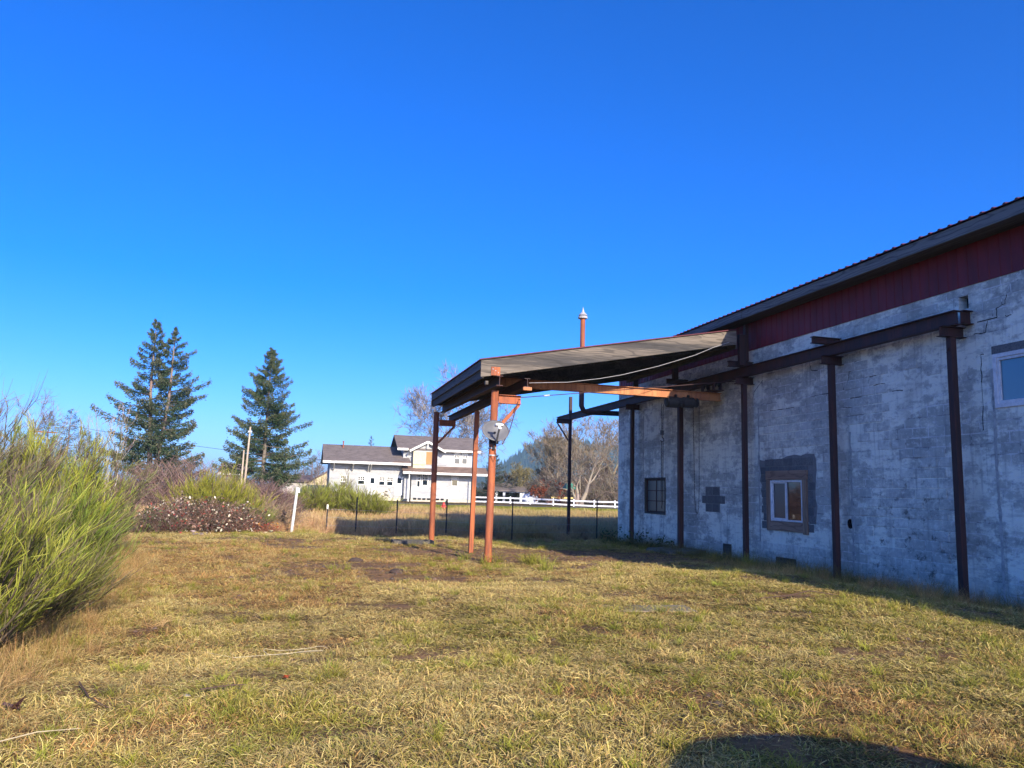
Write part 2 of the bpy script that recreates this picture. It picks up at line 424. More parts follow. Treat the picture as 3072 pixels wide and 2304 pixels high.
# ------------------------------------------------------------------ block warehouse
XW = 11.97                      # face of the block wall
WALL_TOP = 5.85; Y0, Y1 = -14.0, 28.2
CW, CH = 0.406, 0.2032          # concrete block module
def whitewash(name, block=False):
    t = NT(name); p = t.pos()
    sw = t.n('SeparateXYZ', Vector=p)
    uv = t.n('CombineXYZ', X=sw.outputs[1], Y=sw.outputs[2], Z=0.0).outputs[0]
    big = t.noise(t.map(uv, (.55, .8, 1)), 1.0, 7, .6)
    med = t.noise(t.map(uv, (1.6, 2.4, 1)), 1.0, 12, .74)
    fine = t.noise(uv, 11.0, 8, .7)
    streak = t.noise(t.map(uv, (9.0, .55, 1)), 1.0, 6, .6)
    smear = t.noise(t.map(uv, (2.2, 8.0, 1)), 1.0, 7, .65)
    white = (.84, .85, .73); worn = (.51, .525, .465); dark = (.085, .09, .09); green = (.20, .225, .175); tan = (.36, .335, .29)
    br = t.n('TexBrick', {'offset': 0.5, 'offset_frequency': 2}, Vector=t.map(uv, (1, 1, 1)), Color1=(0, 0, 0, 1), Color2=(.35, .35, .35, 1), Mortar=(1, 1, 1, 1), Scale=1.0, i5=0.015)
    br.inputs['Brick Width'].default_value = CW; br.inputs['Row Height'].default_value = CH; br.inputs['Mortar Smooth'].default_value = .35; br.inputs['Bias'].default_value = 0
    mort = br.outputs['Fac']; tone = br.outputs['Color']
    wear = t.ramp(t.math('ADD', t.math('MULTIPLY', big, .5), t.math('MULTIPLY', med, .5)), .475, .545)
    c = t.mix(wear, white, worn)
    c = t.mix(t.math('MULTIPLY', t.ramp(smear, .52, .60), .55), c, worn)
    c = t.mix(t.math('MULTIPLY', t.ramp(t.noise(t.map(uv, (1.1, 1.5, 1), (7, 3, 0)), 1.0, 12, .72), .535, .585), .55), c, (.29, .29, .27))
    c = t.mix(t.math('MULTIPLY', t.ramp(fine, .54, .62), .6), c, (.82, .83, .80))
    if block:
        rnd = t.n('ObjectInfo').outputs['Random']
        g = t.mix(rnd, (.27, .285, .285), (.50, .515, .50))
        c = t.mix(t.math('MULTIPLY', t.ramp(t.math('ADD', t.math('MULTIPLY', med, .6), t.math('MULTIPLY', fine, .4)), .62, .40), .8), c, g)
    else:
        # joints show light where the wash has worn off, and vanish under the thick coat
        show = t.math('MULTIPLY', t.math('MULTIPLY', mort, t.ramp(big, .40, .60)), t.ramp(smear, .38, .55))
        c = t.mix(t.math('MULTIPLY', t.math('MULTIPLY', tone, wear), .9), c, (.20, .21, .215))
        c = t.mix(t.math('MULTIPLY', show, .85), c, (.80, .81, .78))
    c = t.mix(t.math('MULTIPLY', t.ramp(streak, .52, .74), .55), c, (.19, .20, .20))
    # mildew, heaviest on the lower half of the bay between the two nearest posts
    zz = sw.outputs[2]; yy = sw.outputs[1]
    bay = t.math('MULTIPLY', t.ramp(zz, 3.0, 1.4), t.math('MULTIPLY', t.ramp(yy, 15.0, 13.8), t.ramp(yy, 10.8, 12.2)))
    mil = t.math('MULTIPLY', t.ramp(t.noise(t.map(uv, (3.2, 3.4, 1)), 1.0, 10, .75), .52, .66), t.math('ADD', t.math('MULTIPLY', bay, .75), .22))
    c = t.mix(mil, c, dark)
    c = t.mix(t.math('MULTIPLY', t.ramp(t.math('ADD', zz, t.math('MULTIPLY', med, .9)), .95, .35), .8), c, green)
    c = t.mix(t.math('MULTIPLY', t.ramp(t.noise(t.map(uv, (.9, .4, 1), (4, 2, 0)), 1.0, 5), .55, .72), .5), c, tan)
    t.bump(t.math('ADD', t.math('MULTIPLY', med, .5), t.math('ADD', t.math('MULTIPLY', fine, .35), t.math('MULTIPLY', mort, -.25 if not block else 0.0))), .55, .018)
    return t.done(c, .92, .15)
MAT_WASH = whitewash('whitewashed_block')
MAT_BLOCK = whitewash('weathered_block', True)
def grey_cmu():
    t = NT('bare_grey_block'); p = t.pos()
    rnd = t.n('ObjectInfo').outputs['Random']
    c = t.mix(rnd, (.125, .13, .135), (.205, .205, .20))
    n = t.noise(p, 30.0, 6, .7); n2 = t.noise(p, 4.0, 5)
    c = t.mix(t.ramp(n, .4, .7), c, (.10, .105, .11)); c = t.mix(t.math('MULTIPLY', t.ramp(n2, .5, .75), .5), c, (.23, .235, .23))
    t.bump(n, .5, .008)
    return t.done(c, .95, .1)
MAT_CMU = grey_cmu()
MAT_MORTAR = mat_mottled('grey_mortar', (.17, .175, .175), (.23, .23, .225), 8, .95, .3)
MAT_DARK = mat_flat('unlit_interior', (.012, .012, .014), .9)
def rusty(name, c1, c2, c3, rough=.72):
    t = NT(name); p = t.pos()
    a = t.noise(t.map(p, (2, 2, .5)), 1.6, 8, .65); b = t.noise(t.map(p, (16, 16, 1.2)), 1.0, 6, .6); d = t.noise(p, 38.0, 6, .75)
    c = t.mix(t.ramp(a, .36, .62), c1, c2)
    c = t.mix(t.math('MULTIPLY', t.ramp(b, .48, .66), .65), c, c3)
    c = t.mix(t.math('MULTIPLY', t.ramp(d, .56, .68), .7), c, tuple(x*.45 for x in c2))
    c = t.mix(t.math('MULTIPLY', t.ramp(d, .42, .32), .45), c, tuple(min(1, x*1.5) for x in c1))
    t.bump(t.math('ADD', d, b), .35, .006)
    return t.done(c, rough, .3)
MAT_RUST = rusty('rusty_steel', (.40, .115, .04), (.24, .075, .035), (.15, .05, .03))
MAT_RUST_BRIGHT = rusty('orange_rust', (.52, .23, .095), (.38, .145, .06), (.24, .09, .045))
MAT_OLD_SHADED_STEEL = rusty('dark_shaded_steel', (.078, .030, .026), (.045, .024, .024), (.032, .02, .022), .65)  # old steel, coloured darker to stand for rusty steel in shade
def weathered_wood(name, c1, c2, axis='Y', knots=True):
    t = NT(name); p = t.pos()
    sx = {'Y': (10, .30, 10), 'X': (.30, 10, 10), 'Z': (10, 10, .30)}[axis]
    warp = t.n('TexNoise', Vector=t.map(p, tuple(.12*k if k > 1 else k*3 for k in sx)), Scale=1.0, Detail=2.0).outputs['Color']
    q = t.mix(.10, t.map(p, sx), warp, 'ADD')
    ring = t.noise(t.mix(.8, t.map(p, tuple(k*.32 for k in sx)), warp, 'ADD'), 1.0, 2, .4)
    band = t.math('FRACT', t.math('MULTIPLY', ring, 11.0)); band = t.math('ABSOLUTE', t.math('SUBTRACT', band, .5))
    g = t.noise(t.map(p, tuple(k*3.2 for k in sx)), 1.0, 8, .7); big = t.noise(t.map(p, tuple(k*.2 for k in sx)), 1.0, 4, .5)
    c = t.mix(t.ramp(big, .38, .62), c2, c1)
    c = t.mix(t.math('MULTIPLY', t.ramp(band, .22, .05), .55), c, tuple(x*.62 for x in c2))
    c = t.mix(t.math('MULTIPLY', t.ramp(g, .5, .66), .6), c, tuple(x*.6 for x in c2))
    c = t.mix(t.math('MULTIPLY', t.ramp(g, .46, .34), .5), c, tuple(min(1, x*1.35) for x in c1))
    t.bump(t.math('ADD', band, g), .3, .006)
    return t.done(c, .85, .2)
MAT_FASCIA = weathered_wood('weathered_fascia', (.19, .195, .19), (.085, .09, .095), 'Y')
MAT_BOARD = weathered_wood('grey_barge_board', (.205, .168, .128), (.062, .057, .053), 'X')
MAT_BOARD_DARK = weathered_wood('old_and_shaded_board', (.12, .11, .10), (.07, .065, .06), 'Y')  # dark boards, the tone also stands for shade under eave and canopy
MAT_TRIM = weathered_wood('stained_window_trim', (.46, .32, .22), (.27, .175, .12), 'Z')
MAT_TRIM_H = weathered_wood('stained_window_trim_flat', (.42, .28, .20), (.23, .145, .105), 'Y')
def red_siding():
    t = NT('red_metal_siding'); p = t.pos(); n = t.noise(t.map(p, (1, 1, .3)), 3.0, 6)
    return t.done(t.mix(t.ramp(n, .35, .7), (.19, .016, .026), (.13, .013, .022)), .55, .3)
MAT_RED = red_siding()
MAT_RED_ROOF = mat_mottled('red_roof_sheet', (.115, .02, .022), (.08, .016, .02), 3, .5, .1)
MAT_VINYL = mat_flat('white_vinyl', (.74, .75, .76), .4, .4)
def glass(name, c, rough=.03):
    t = NT(name)
    return t.done(c, rough, .9)
MAT_GLASS = glass('dark_window_glass', (.012, .016, .018)); MAT_GLASS_LEFT = glass('bluish_dark_glass', (.012, .022, .032), .3)  # left pane: bluish dark glass with a soft gloss
MAT_GLASS_BLUE = glass('blue_curtained_glass', (.10, .20, .26), .08)
MAT_GLASS_DUSTY = glass('dusty_green_glass', (.055, .075, .072), .35)
MAT_GALV = mat_mottled('galvanised', (.42, .42, .42), (.30, .30, .31), 6, .45, .1, spec=.5)

wh = empty('block_warehouse', (XW, 10, 0), 'whitewashed concrete block warehouse with red metal siding band under its eave', 'warehouse')
# openings in the wall: (y0, y1, z0, z1)
WIN_S = (16.62, 17.96, 1.18, 2.22)      # sliding window with wood trim
WIN_D = (24.10, 25.75, 1.10, 2.36)      # six-pane steel window
WIN_W = (9.55, 11.02, 3.52, 4.40)       # white window high up
HOLE = (14.835, 15.045, 1.12, 1.35)
POCKET = (11.47, 11.69, 5.42, 5.68)
VENT_A = (16.95, 17.75, .0, .27); VENT_B = (19.95, 20.35, -.05, .42)
openings = [WIN_S, WIN_D, WIN_W, HOLE, POCKET]
def wall_grid(m, x0, x1, ya, yb, za, zb, holes):
    yc = sorted({ya, yb, *[h[0] for h in holes], *[h[1] for h in holes]}); zc = sorted({za, zb, *[h[2] for h in holes], *[h[3] for h in holes]})
    for i in range(len(yc)-1):
        for j in range(len(zc)-1):
            a, b, c, d = yc[i], yc[i+1], zc[j], zc[j+1]
            if any(h[0] <= a and h[1] >= b and h[2] <= c and h[3] >= d for h in holes): continue
            m.face([(x0, b, c), (x0, a, c), (x0, a, d), (x0, b, d)])
    for h in holes:
        a, b, c, d = h
        m.face([(x0, a, c), (x1, a, c), (x1, a, d), (x0, a, d)]); m.face([(x0, b, d), (x1, b, d), (x1, b, c), (x0, b, c)])
        m.face([(x0, a, c), (x0, b, c), (x1, b, c), (x1, a, c)]); m.face([(x0, a, d), (x1, a, d), (x1, b, d), (x0, b, d)])
m = MB()
wall_grid(m, XW, XW+.2, Y0, Y1, -.8, WALL_TOP, openings)
m.face([(XW, Y1, -.8), (XW, Y1, WALL_TOP), (28, Y1, WALL_TOP), (28, Y1, -.8)])
m.face([(28, Y1, -.8), (28, Y1, WALL_TOP), (28, Y0, WALL_TOP), (28, Y0, -.8)])
m.face([(XW, Y0, -.8), (28, Y0, -.8), (28, Y0, WALL_TOP), (XW, Y0, WALL_TOP)])
m.build('wall', MAT_WASH, wh)
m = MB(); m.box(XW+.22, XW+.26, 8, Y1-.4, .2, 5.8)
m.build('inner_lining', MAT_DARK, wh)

# single blocks that stand out of the wash: shared mesh, on the block grid
def block_mesh(name, w, h, t, mat):
    m = MB(); e = .006
    m.hexa([(0, -w/2, -h/2), (.02, -w/2, -h/2), (.02, w/2, -h/2), (0, w/2, -h/2), (0, -w/2, h/2), (.02, -w/2, h/2), (.02, w/2, h/2), (0, w/2, h/2)])
    me = bpy.data.meshes.new(name)
    v = [(-t, -w/2+e, -h/2+e), (-t, w/2-e, -h/2+e), (-t, w/2-e, h/2-e), (-t, -w/2+e, h/2-e), (.004, -w/2, -h/2), (.004, w/2, -h/2), (.004, w/2, h/2), (.004, -w/2, h/2)]
    f = [(0, 3, 2, 1), (4, 0, 1, 5), (5, 1, 2, 6), (6, 2, 3, 7), (7, 3, 0, 4)]
    me.from_pydata(v, [], f); me.materials.append(mat); me.update(); return me
FULL = block_mesh('block', CW-.016, CH-.016, .012, MAT_BLOCK); HALF = block_mesh('half_block', CW/2-.014, CH-.014, .007, MAT_BLOCK)
def clash(y, z, w=CW, pad=.02):
    return any(y+w/2 > h[0]-pad and y-w/2 < h[1]+pad and z+CH/2 > h[2]-pad and z-CH/2 < h[3]+pad for h in openings+[(16.2, 18.5, .82, 2.95), (20.25, 21.75, 1.25, 2.05), (9.2, 11.2, 3.3, 4.7)])
cands = []
for r in range(0, 28):
    for b in range(int(9.0/CW), int(27.5/CW)):
        y = b*CW+CW/2-(CW/2 if r % 2 == 0 else 0); z = r*CH+CH/2
        if y < 9.2 or y > 27.4 or clash(y, z): continue
        w = fbm(np.array([y*.55]), np.array([z*.8]), 51, 4)[0]
        bay = .16 if 15.3 < y < 18.4 and z < 4 else (.05 if y < 15 else (0.06 if 19 < y < 23 and z > 1.6 else -.12))
        if z > 4.6: bay -= .1
        cands.append((w+bay+random.uniform(-.05, .05), y, z))
cands.sort(reverse=True)
for i, (w, y, z) in enumerate(cands[:225]):
    o = bpy.data.objects.new('concrete_block', FULL); COL.objects.link(o); o.parent = wh
    o.location = (random.uniform(-.001, .003), y-10, z)
# bare grey patch round the sliding window
MAT_PATCH = MAT_CMU
PB = block_mesh('patch_block', CW-.012, CH-.012, .012, MAT_CMU); PH = block_mesh('patch_half', CW*.62, CH-.012, .012, MAT_CMU)
m = MB(); n_e = 22
ya, yb, za, zb = 16.12, 18.42, .92, 2.86
pts = []
def edge(a, b, n, jit):
    for i in range(n):
        t_ = i/n; yield (a[0]+(b[0]-a[0])*t_+random.uniform(-jit, jit), a[1]+(b[1]-a[1])*t_+random.uniform(-jit, jit))
ring_o = list(edge((ya, za+.3), (yb-.1, za+.3), 10, .05))+list(edge((yb-.1, za+.25), (yb+.05, zb-.3), 9, .06))+list(edge((yb+.1, zb-.1), (ya+.05, zb), 9, .04))+list(edge((ya, zb), (ya, za+.3), 9, .06))
hy0, hy1, hz0, hz1 = WIN_S[0]-.02, WIN_S[1]+.02, WIN_S[2]-.02, WIN_S[3]+.02
# the mortar bed: four strips round the window, ragged outside
cyc = [(y, z) for y, z in ring_o]
cm = ((hy0+hy1)/2, (hz0+hz1)/2)
def to_hole(y, z):
    dy, dz = y-cm[0], z-cm[1]; s_ = min(abs((hy1-hy0)/2/dy) if dy else 9, abs((hz1-hz0)/2/dz) if dz else 9)
    return (cm[0]+dy*s_, cm[1]+dz*s_)
for i in range(len(cyc)):
    a, b = cyc[i], cyc[(i+1) % len(cyc)]; c_, d_ = to_hole(*b), to_hole(*a)
    m.face([(XW-.004, *d_), (XW-.004, *c_), (XW-.004, *b), (XW-.004, *a)])
    m.face([(XW-.004, *a), (XW-.004, *b), (XW+.004, *b), (XW+.004, *a)])
m.build('mortar_patch', MAT_MORTAR, wh)
for r in range(6, 14):
    z = r*CH+CH/2-.06
    for b in range(-1, 7):
        y = 16.2+b*CW+(CW/2 if r % 2 else 0)
        if y-CW/2 < 16.08 or y+CW/2 > 18.5:
            continue
        if y+CW/2 > WIN_S[0]-.12 and y-CW/2 < WIN_S[1]+.12 and z+CH/2 > WIN_S[2]-.1 and z-CH/2 < WIN_S[3]+.12: continue
        o = bpy.data.objects.new('grey_block', PB); COL.objects.link(o); o.parent = wh; o.location = (random.uniform(-.003, .001), y-10, z)
for r in range(5, 12):
    z = r*CH+CH/2-.06
    for y in (16.30, 18.22):
        o = bpy.data.objects.new('grey_block', PH); COL.objects.link(o); o.parent = wh; o.location = (random.uniform(-.003, .001), y+(.05 if r % 2 else -.03)-10, z)
# cross-shaped patch further along
m = MB(); m.box(XW-.006, XW+.002, 20.56, 21.40, 1.30, 2.055); m.box(XW-.0065, XW+.002, 20.27, 20.559, 1.555, 1.78); m.box(XW-.0065, XW+.002, 21.401, 21.62, 1.555, 1.78); m.build('mortar_patch', MAT_MORTAR, wh)
for (y, z, k) in ((20.78, 1.92, .9), (21.18, 1.92, .9), (20.68, 1.665, 1), (21.09, 1.665, 1), (21.45, 1.665, .6), (20.8, 1.42, .9), (21.2, 1.42, .9), (20.38, 1.665, .45)):
    o = bpy.data.objects.new('grey_block', PB); COL.objects.link(o); o.parent = wh; o.location = (0, y-10, z); o.scale = (1, k, 1.2)

# cracks and open joints
def wp(x, y, ox, oy, s): return at_x((ox+x*s)/1.38879, (oy+y*s)/1.38879, XW)
cr = [[(785, 1150), (785, 1200), (755, 1215), (750, 1260), (720, 1280), (715, 1330), (690, 1350), (685, 1390)], [(1520, 970), (1640, 940), (1635, 880), (1690, 850), (1700, 795)],
      [(1580, 960), (1570, 1030), (1495, 1042)], [(120, 1450), (130, 1400), (160, 1360), (185, 1330)], [(230, 1520), (300, 1510), (380, 1496)], [(480, 1430), (590, 1412)], [(850, 1308), (890, 1300)],
      [(870, 1360), (945, 1350)], [(990, 1395), (1055, 1392)], [(1690, 930), (1730, 921)], [(1535, 1170), (1560, 1167)], [(480, 1240), (485, 1270), (525, 1268)], [(725, 1440), (800, 1436), (840, 1444), (880, 1420)], [(685, 1500), (770, 1498)], [(1540, 1180), (1545, 1300), (1550, 1420), (1556, 1640)]]
def crack(lines, name, w):
    for ln in lines:
        m = MB(); p = [wp(x, y, 2200, 500, .4823) for x, y in ln]
        q = []
        for a, b in zip(p[:-1], p[1:]):
            for t_ in (0, .33, .66): q.append(a.lerp(b, t_)+Vector((0, random.uniform(-.012, .012), random.uniform(-.012, .012))))
        q.append(p[-1])
        for i in range(len(q)-1):
            a, b = q[i], q[i+1]; d = (b-a).normalized(); s_ = Vector((0, -d.z, d.y))
            wa, wb = w*random.uniform(.4, 1.2), w*random.uniform(.4, 1.2)
            x = Vector((-.003, 0, 0))
            m.face([a-s_*wa+x, a+s_*wa+x, b+s_*wb+x, b-s_*wb+x])
        m.build(name, MAT_DARK, wh)
crack(cr, 'crack', .009)
# vertical control joints beside the posts: raised smears of caulk
for y, z0, z1 in ((14.86, .1, 3.3), (18.5, .4, 4.2), (11.05, .1, 4.2), (25.9, .2, 4.6)):
    m = MB(); n = int((z1-z0)/.12); prev = None
    for i in range(n+1):
        z = z0+(z1-z0)*i/n; w1_, w2_ = random.uniform(.012, .05), random.uniform(.01, .045)
        cur = ((XW-.005, y-w1_, z), (XW-.005, y+w2_, z))
        if prev: m.face([prev[0], cur[0], cur[1], prev[1]])
        prev = cur
    m.build('caulked_joint', MAT_FASCIA if False else mat_mottled('white_caulk', (.50, .50, .48), (.30, .31, .30), 9, .9, .3), wh)

# sliding window
def pane(parent, y0, y1, z0, z1, x, mat, name='pane'):
    m = MB(); m.box(x, x+.008, y0, y1, z0, z1); return m.build(name, mat, parent)
def frame_rect(y0, y1, z0, z1, x0, x1, w, name, mat, parent, m=None):
    own = m is None; m = m or MB()
    m.box(x0, x1, y0, y1, z0, z0+w); m.box(x0, x1, y0, y1, z1-w, z1)
    m.box(x0, x1, y0, y0+w, z0+w, z1-w); m.box(x0, x1, y1-w, y1, z0+w, z1-w)
    return m.build(name, mat, parent, bevel=.004) if own else m
y0, y1, z0, z1 = WIN_S
fw = frame_rect(y0, y1, z0, z1, XW-.035, XW+.06, .045, 'window', MAT_VINYL, wh); fw['label'] = 'white sliding window in rough wood trim'
ym = (y0+y1)/2
m = MB(); m.box(XW-.025, XW+.05, ym-.03, ym+.03, z0+.046, z1-.046); m.box(XW-.01, XW+.04, ym+.031, ym+.06, z0+.07, z1-.07)
m.box(XW-.01, XW+.04, y1-.085, y1-.046, z0+.047, z1-.047); m.box(XW-.01, XW+.04, ym+.061, y1-.086, z0+.047, z0+.078); m.box(XW-.01, XW+.04, ym+.061, y1-.086, z1-.078, z1-.047)
m.build('sash', MAT_VINYL, fw)
pane(fw, ym+.03, y1-.05, z0+.05, z1-.05, XW+.02, MAT_GLASS_LEFT); pane(fw, y0+.04, ym-.02, z0+.04, z1-.04, XW+.0, MAT_GLASS)
def trim(y0, y1, z0, z1, th, mat=MAT_TRIM_H):
    m = MB(); m.box(XW-th, XW-.006, y0, y1, z0, z1); o = m.build('window_trim', mat, wh, bevel=.006); return o
trim(y0-.22, y1+.18, z1+.02, z1+.25, .055); trim(y0-.02, y1+.02, z0-.24, z0-.01, .045)
trim(y0-.20, y0-.015, z0-.28, z1+.017, .048, MAT_TRIM); trim(y1+.015, y1+.17, z0-.25, z1+.017, .048, MAT_TRIM)
# six-pane steel window
y0, y1, z0, z1 = WIN_D
fw = frame_rect(y0, y1, z0, z1, XW-.02, XW+.10, .06, 'window', MAT_BOARD_DARK, wh); fw['label'] = 'dark six pane window with dusty glass'
frame_rect(y0+.066, y1-.066, z0+.066, z1-.066, XW+.04, XW+.09, .03, 'sash', MAT_OLD_SHADED_STEEL, fw)
m = MB(); ym = (y0+y1)/2; m.box(XW+.045, XW+.085, ym-.02, ym+.02, z0+.097, z1-.097)
for k in (1, 2):
    z = z0+.09+(z1-z0-.18)*k/3
    m.box(XW+.047, XW+.083, y0+.097, ym-.021, z-.014, z+.014); m.box(XW+.047, XW+.083, ym+.021, y1-.097, z-.014, z+.014)
m.build('muntin', MAT_OLD_SHADED_STEEL, fw)
for i in range(2):
    for k in range(3):
        ya_, yb_ = (y0+.09, ym) if i == 0 else (ym, y1-.09); za_ = z0+.09+(z1-z0-.18)*k/3
        pane(fw, ya_+.02, yb_-.02, za_+.015, za_+(z1-z0-.18)/3-.015, XW+.062, MAT_GLASS_DUSTY)
# white window, upper right
y0, y1, z0, z1 = WIN_W
fw = frame_rect(y0-.1, y1-.02, z0-.05, z1+.05, XW-.03, XW+.03, .075, 'window', MAT_VINYL, wh); fw['label'] = 'white window with blue curtain high in the wall'
frame_rect(y0-.02, y1-.097, z0+.027, z1-.027, XW-.015, XW+.05, .05, 'sash', MAT_VINYL, fw)
m = MB(); m.box(XW-.01, XW+.045, (y0+y1)/2-.07, (y0+y1)/2-.01, z0+.077, z1-.077); m.build('mullion', MAT_VINYL, fw)
pane(fw, y0+.05, y1-.13, z0+.07, z1-.07, XW+.02, MAT_GLASS_BLUE)
m = MB(); m.box(XW-.012, XW-.003, y0-.15, y1+.0, z1+.053, z1+.20); m.build('lintel_patch', MAT_CMU, wh)
# round sleeve through the wall: a wash-coloured collar and a dark bore
yc, zc_ = (HOLE[0]+HOLE[1])/2, (HOLE[2]+HOLE[3])/2
for nm, mt_, parts_ in (('wall_collar', MAT_WASH, ((.098, .166, -.004, -.004),)), ('pipe_bore', MAT_DARK, ((.098, .098, -.0042, .15),))):
    m = MB()
    for k in range(16):
        a0, a1 = 2*math.pi*k/16, 2*math.pi*(k+1)/16
        for r0, r1, xa, xb in parts_:
            m.face([(XW+xa, yc+math.cos(a0)*r0, zc_+math.sin(a0)*r0*1.12), (XW+xa, yc+math.cos(a1)*r0, zc_+math.sin(a1)*r0*1.12), (XW+xb, yc+math.cos(a1)*r1, zc_+math.sin(a1)*r1*1.12), (XW+xb, yc+math.cos(a0)*r1, zc_+math.sin(a0)*r1*1.12)])
    m.build(nm, mt_, wh)
for v_ in (VENT_A, VENT_B):
    m = MB(); y0, y1, z0, z1 = v_; m.box(XW-.02, XW-.002, y0, y1, z0, z1)
    m.box(XW-.04, XW-.021, y0, y0+.03, z0, z1); m.box(XW-.04, XW-.021, y1-.03, y1, z0, z1); m.box(XW-.04, XW-.021, y0+.031, y1-.031, z1-.03, z1)
    m.build('crawl_vent', MAT_BOARD_DARK, wh)
# red siding: ribbed sheets, one panel per rib
SP = .235
def siding_panel(name, w, parent):
    m = MB(); x = -.02
    pr = [(0, 0), (.012, -.016), (.03, -.016), (.042, 0), (w, 0)]
    for (a, da), (b, db) in zip(pr[:-1], pr[1:]):
        m.face([(x+da, a, 0), (x+da, a, 1.10), (x+db, b, 1.10), (x+db, b, 0)])
    m.face([(x, 0, 0), (x, w, 0), (.0, w, 0), (.0, 0, 0)])
    me = bpy.data.meshes.new(name); me.from_pydata(m.v, [], m.f); me.materials.append(MAT_RED); me.update(); return me
ME = siding_panel('siding_panel', SP, wh)
k = 0; y = 8.6
while y < 28.2-SP:
    o = bpy.data.objects.new('siding_panel', ME); COL.objects.link(o); o.parent = wh; o.location = (0, y-10, WALL_TOP+random.uniform(-.004, .004)); y += SP
m = MB(); m.box(XW-.02, XW, Y0, 8.59, WALL_TOP, 6.95); m.build('rear_siding', MAT_RED, wh)
# roof: ribbed sheets, fascia, soffit
XE, ZE, SLP, XR = 11.36, 6.86, .16, 20.0
def roof_z(x): return ZE+(x-XE)*SLP
PWID = .94
def roof_panel_mesh():
    m = MB(); pr = []
    for r in range(4):
        b = r*PWID/4; pr += [(b, 0), (b+.02, .028), (b+.055, .028), (b+.075, 0)]
    pr.append((PWID, 0))
    x0, x1 = -.05, XR-XE
    for (a, ha), (b, hb) in zip(pr[:-1], pr[1:]):
        m.face([(x0, a, x0*SLP+ha), (x1, a, x1*SLP+ha), (x1, b, x1*SLP+hb), (x0, b, x0*SLP+hb)])
        m.face([(x0, a, x0*SLP-.012), (x0, a, x0*SLP+ha), (x0, b, x0*SLP+hb), (x0, b, x0*SLP-.012)])
    me = bpy.data.meshes.new('roof_panel'); me.from_pydata(m.v, [], m.f); me.materials.append(MAT_RED_ROOF); me.update(); return me
ME = roof_panel_mesh(); y = Y0
while y < 28.4:
    o = bpy.data.objects.new('roof_panel', ME); COL.objects.link(o); o.parent = wh; o.location = (XE-XW, y-10, ZE+.004+random.uniform(-.003, .003)); y += PWID
m = MB(); zr = roof_z(XR); m.face([(XR, Y0, zr), (28.6, Y0, ZE), (28.6, 28.5, ZE), (XR, 28.5, zr)])
for y in (Y0, 28.2): m.face([(XW, y, WALL_TOP), (28, y, WALL_TOP), (28, y, ZE-.02), (XR, y, zr-.03), (XW, y, ZE)])
m.build('roof', MAT_RED_ROOF, wh)
m = MB(); m.box(XE+.04, XW-.03, Y0, 28.5, 6.635, 6.66); m.build('soffit', MAT_BOARD_DARK, wh)  # dark board colour stands in for the deep shade under the eave
ys_ = [Y0, -8.5, -3.2, 1.9, 7.4, 12.55, 18.3, 23.6, 28.5]
for a, b in zip(ys_[:-1], ys_[1:]):
    m = MB(); m.box(XE, XE+.038, a+.004, b-.004, 6.60, 6.83); o = m.build('fascia_board', MAT_FASCIA, wh, bevel=.004)
    o.location = (random.uniform(-.006, .006), 0, random.uniform(-.006, .006))

# ------------------------------------------------------------------ crane runway along the wall
cw = empty('crane_runway', (11.67, 20, 0), 'rusty steel runway beam on a row of posts along the block wall', 'crane runway')
XP = 11.67
PY = [11.62, 15.05, 18.72, 22.46, 26.22, 33.1]
for i, y in enumerate(PY):
    w = .125 if i != 3 else .15
    m = MB(); zb = -.5; top = 4.86 if i < 5 else 6.1
    m.box(XP-w/2, XP+w/2, y-w/2, y+w/2, zb, top)
    m.build('steel_post', MAT_OLD_SHADED_STEEL, cw, bevel=.006)
    m = MB(); xl, xr = (XP-.26, XW-.01) if i < 5 else (XP-.66, XP-.07)
    m.ibeam((xl, y, 4.963), (xr, y, 4.963), .15, .20)
    m.build('bracket', MAT_OLD_SHADED_STEEL, cw)
    if i == 5:
        m = MB(); m.bar((xl+.05, y, 4.85), (XP-.08, y, 4.1), .05, .05); m.build('knee_brace', MAT_OLD_SHADED_STEEL, cw)
m = MB(); m.ibeam((XP-.02, 11.42, 5.205), (XP-.02, 34.9, 5.175), .16, .275, .016); m.build('runway_beam', MAT_OLD_SHADED_STEEL, cw)
for y in (15.1, 18.75, 22.5):
    m = MB(); m.ibeam((11.2, y, 5.42), (XW-.008, y, 5.42), .13, .155); m.build('wall_stub', MAT_OLD_SHADED_STEEL, cw)
m = MB(); m.ibeam((XP+.075, 11.45, 5.22), (XW+.1, 11.45, 5.22), .16, .26); m.build('wall_stub', MAT_OLD_SHADED_STEEL, cw)
m = MB(); m.face([(XP-.063, 11.60, 4.6), (XP-.15, 11.60, 4.55), (XP-.063, 11.60, 4.68)]); m.face([(XP-.063, 11.604, 4.6), (XP-.063, 11.604, 4.68), (XP-.15, 11.604, 4.55)]); m.build('gusset', MAT_OLD_SHADED_STEEL, cw)
for y in PY[:5]:
    m = MB(); m.box(XP-.15, XP+.15, y-.15, y+.15, -.3, .015); m.build('base_plate', MAT_OLD_SHADED_STEEL, cw)
for (y, xa, xb, za, zb_) in ((18.56, 11.42, 11.60, 5.36, 6.22), (18.72, 11.70, 11.80, 5.51, 6.55), (22.5, 11.42, 11.60, 5.50, 6.22), (25.6, 11.42, 11.60, 5.36, 6.22)):
    m = MB(); m.box(xa, xb, y-.06, y+.06, za, zb_); m.build('stub_column', MAT_OLD_SHADED_STEEL, cw)
m = MB(); m.box(11.28, 11.33, 18.5, 25.9, 5.80, 6.18); m.build('shade_strip', MAT_BOARD_DARK, cw)  # dark strip added where the siding lies in shade above the runway
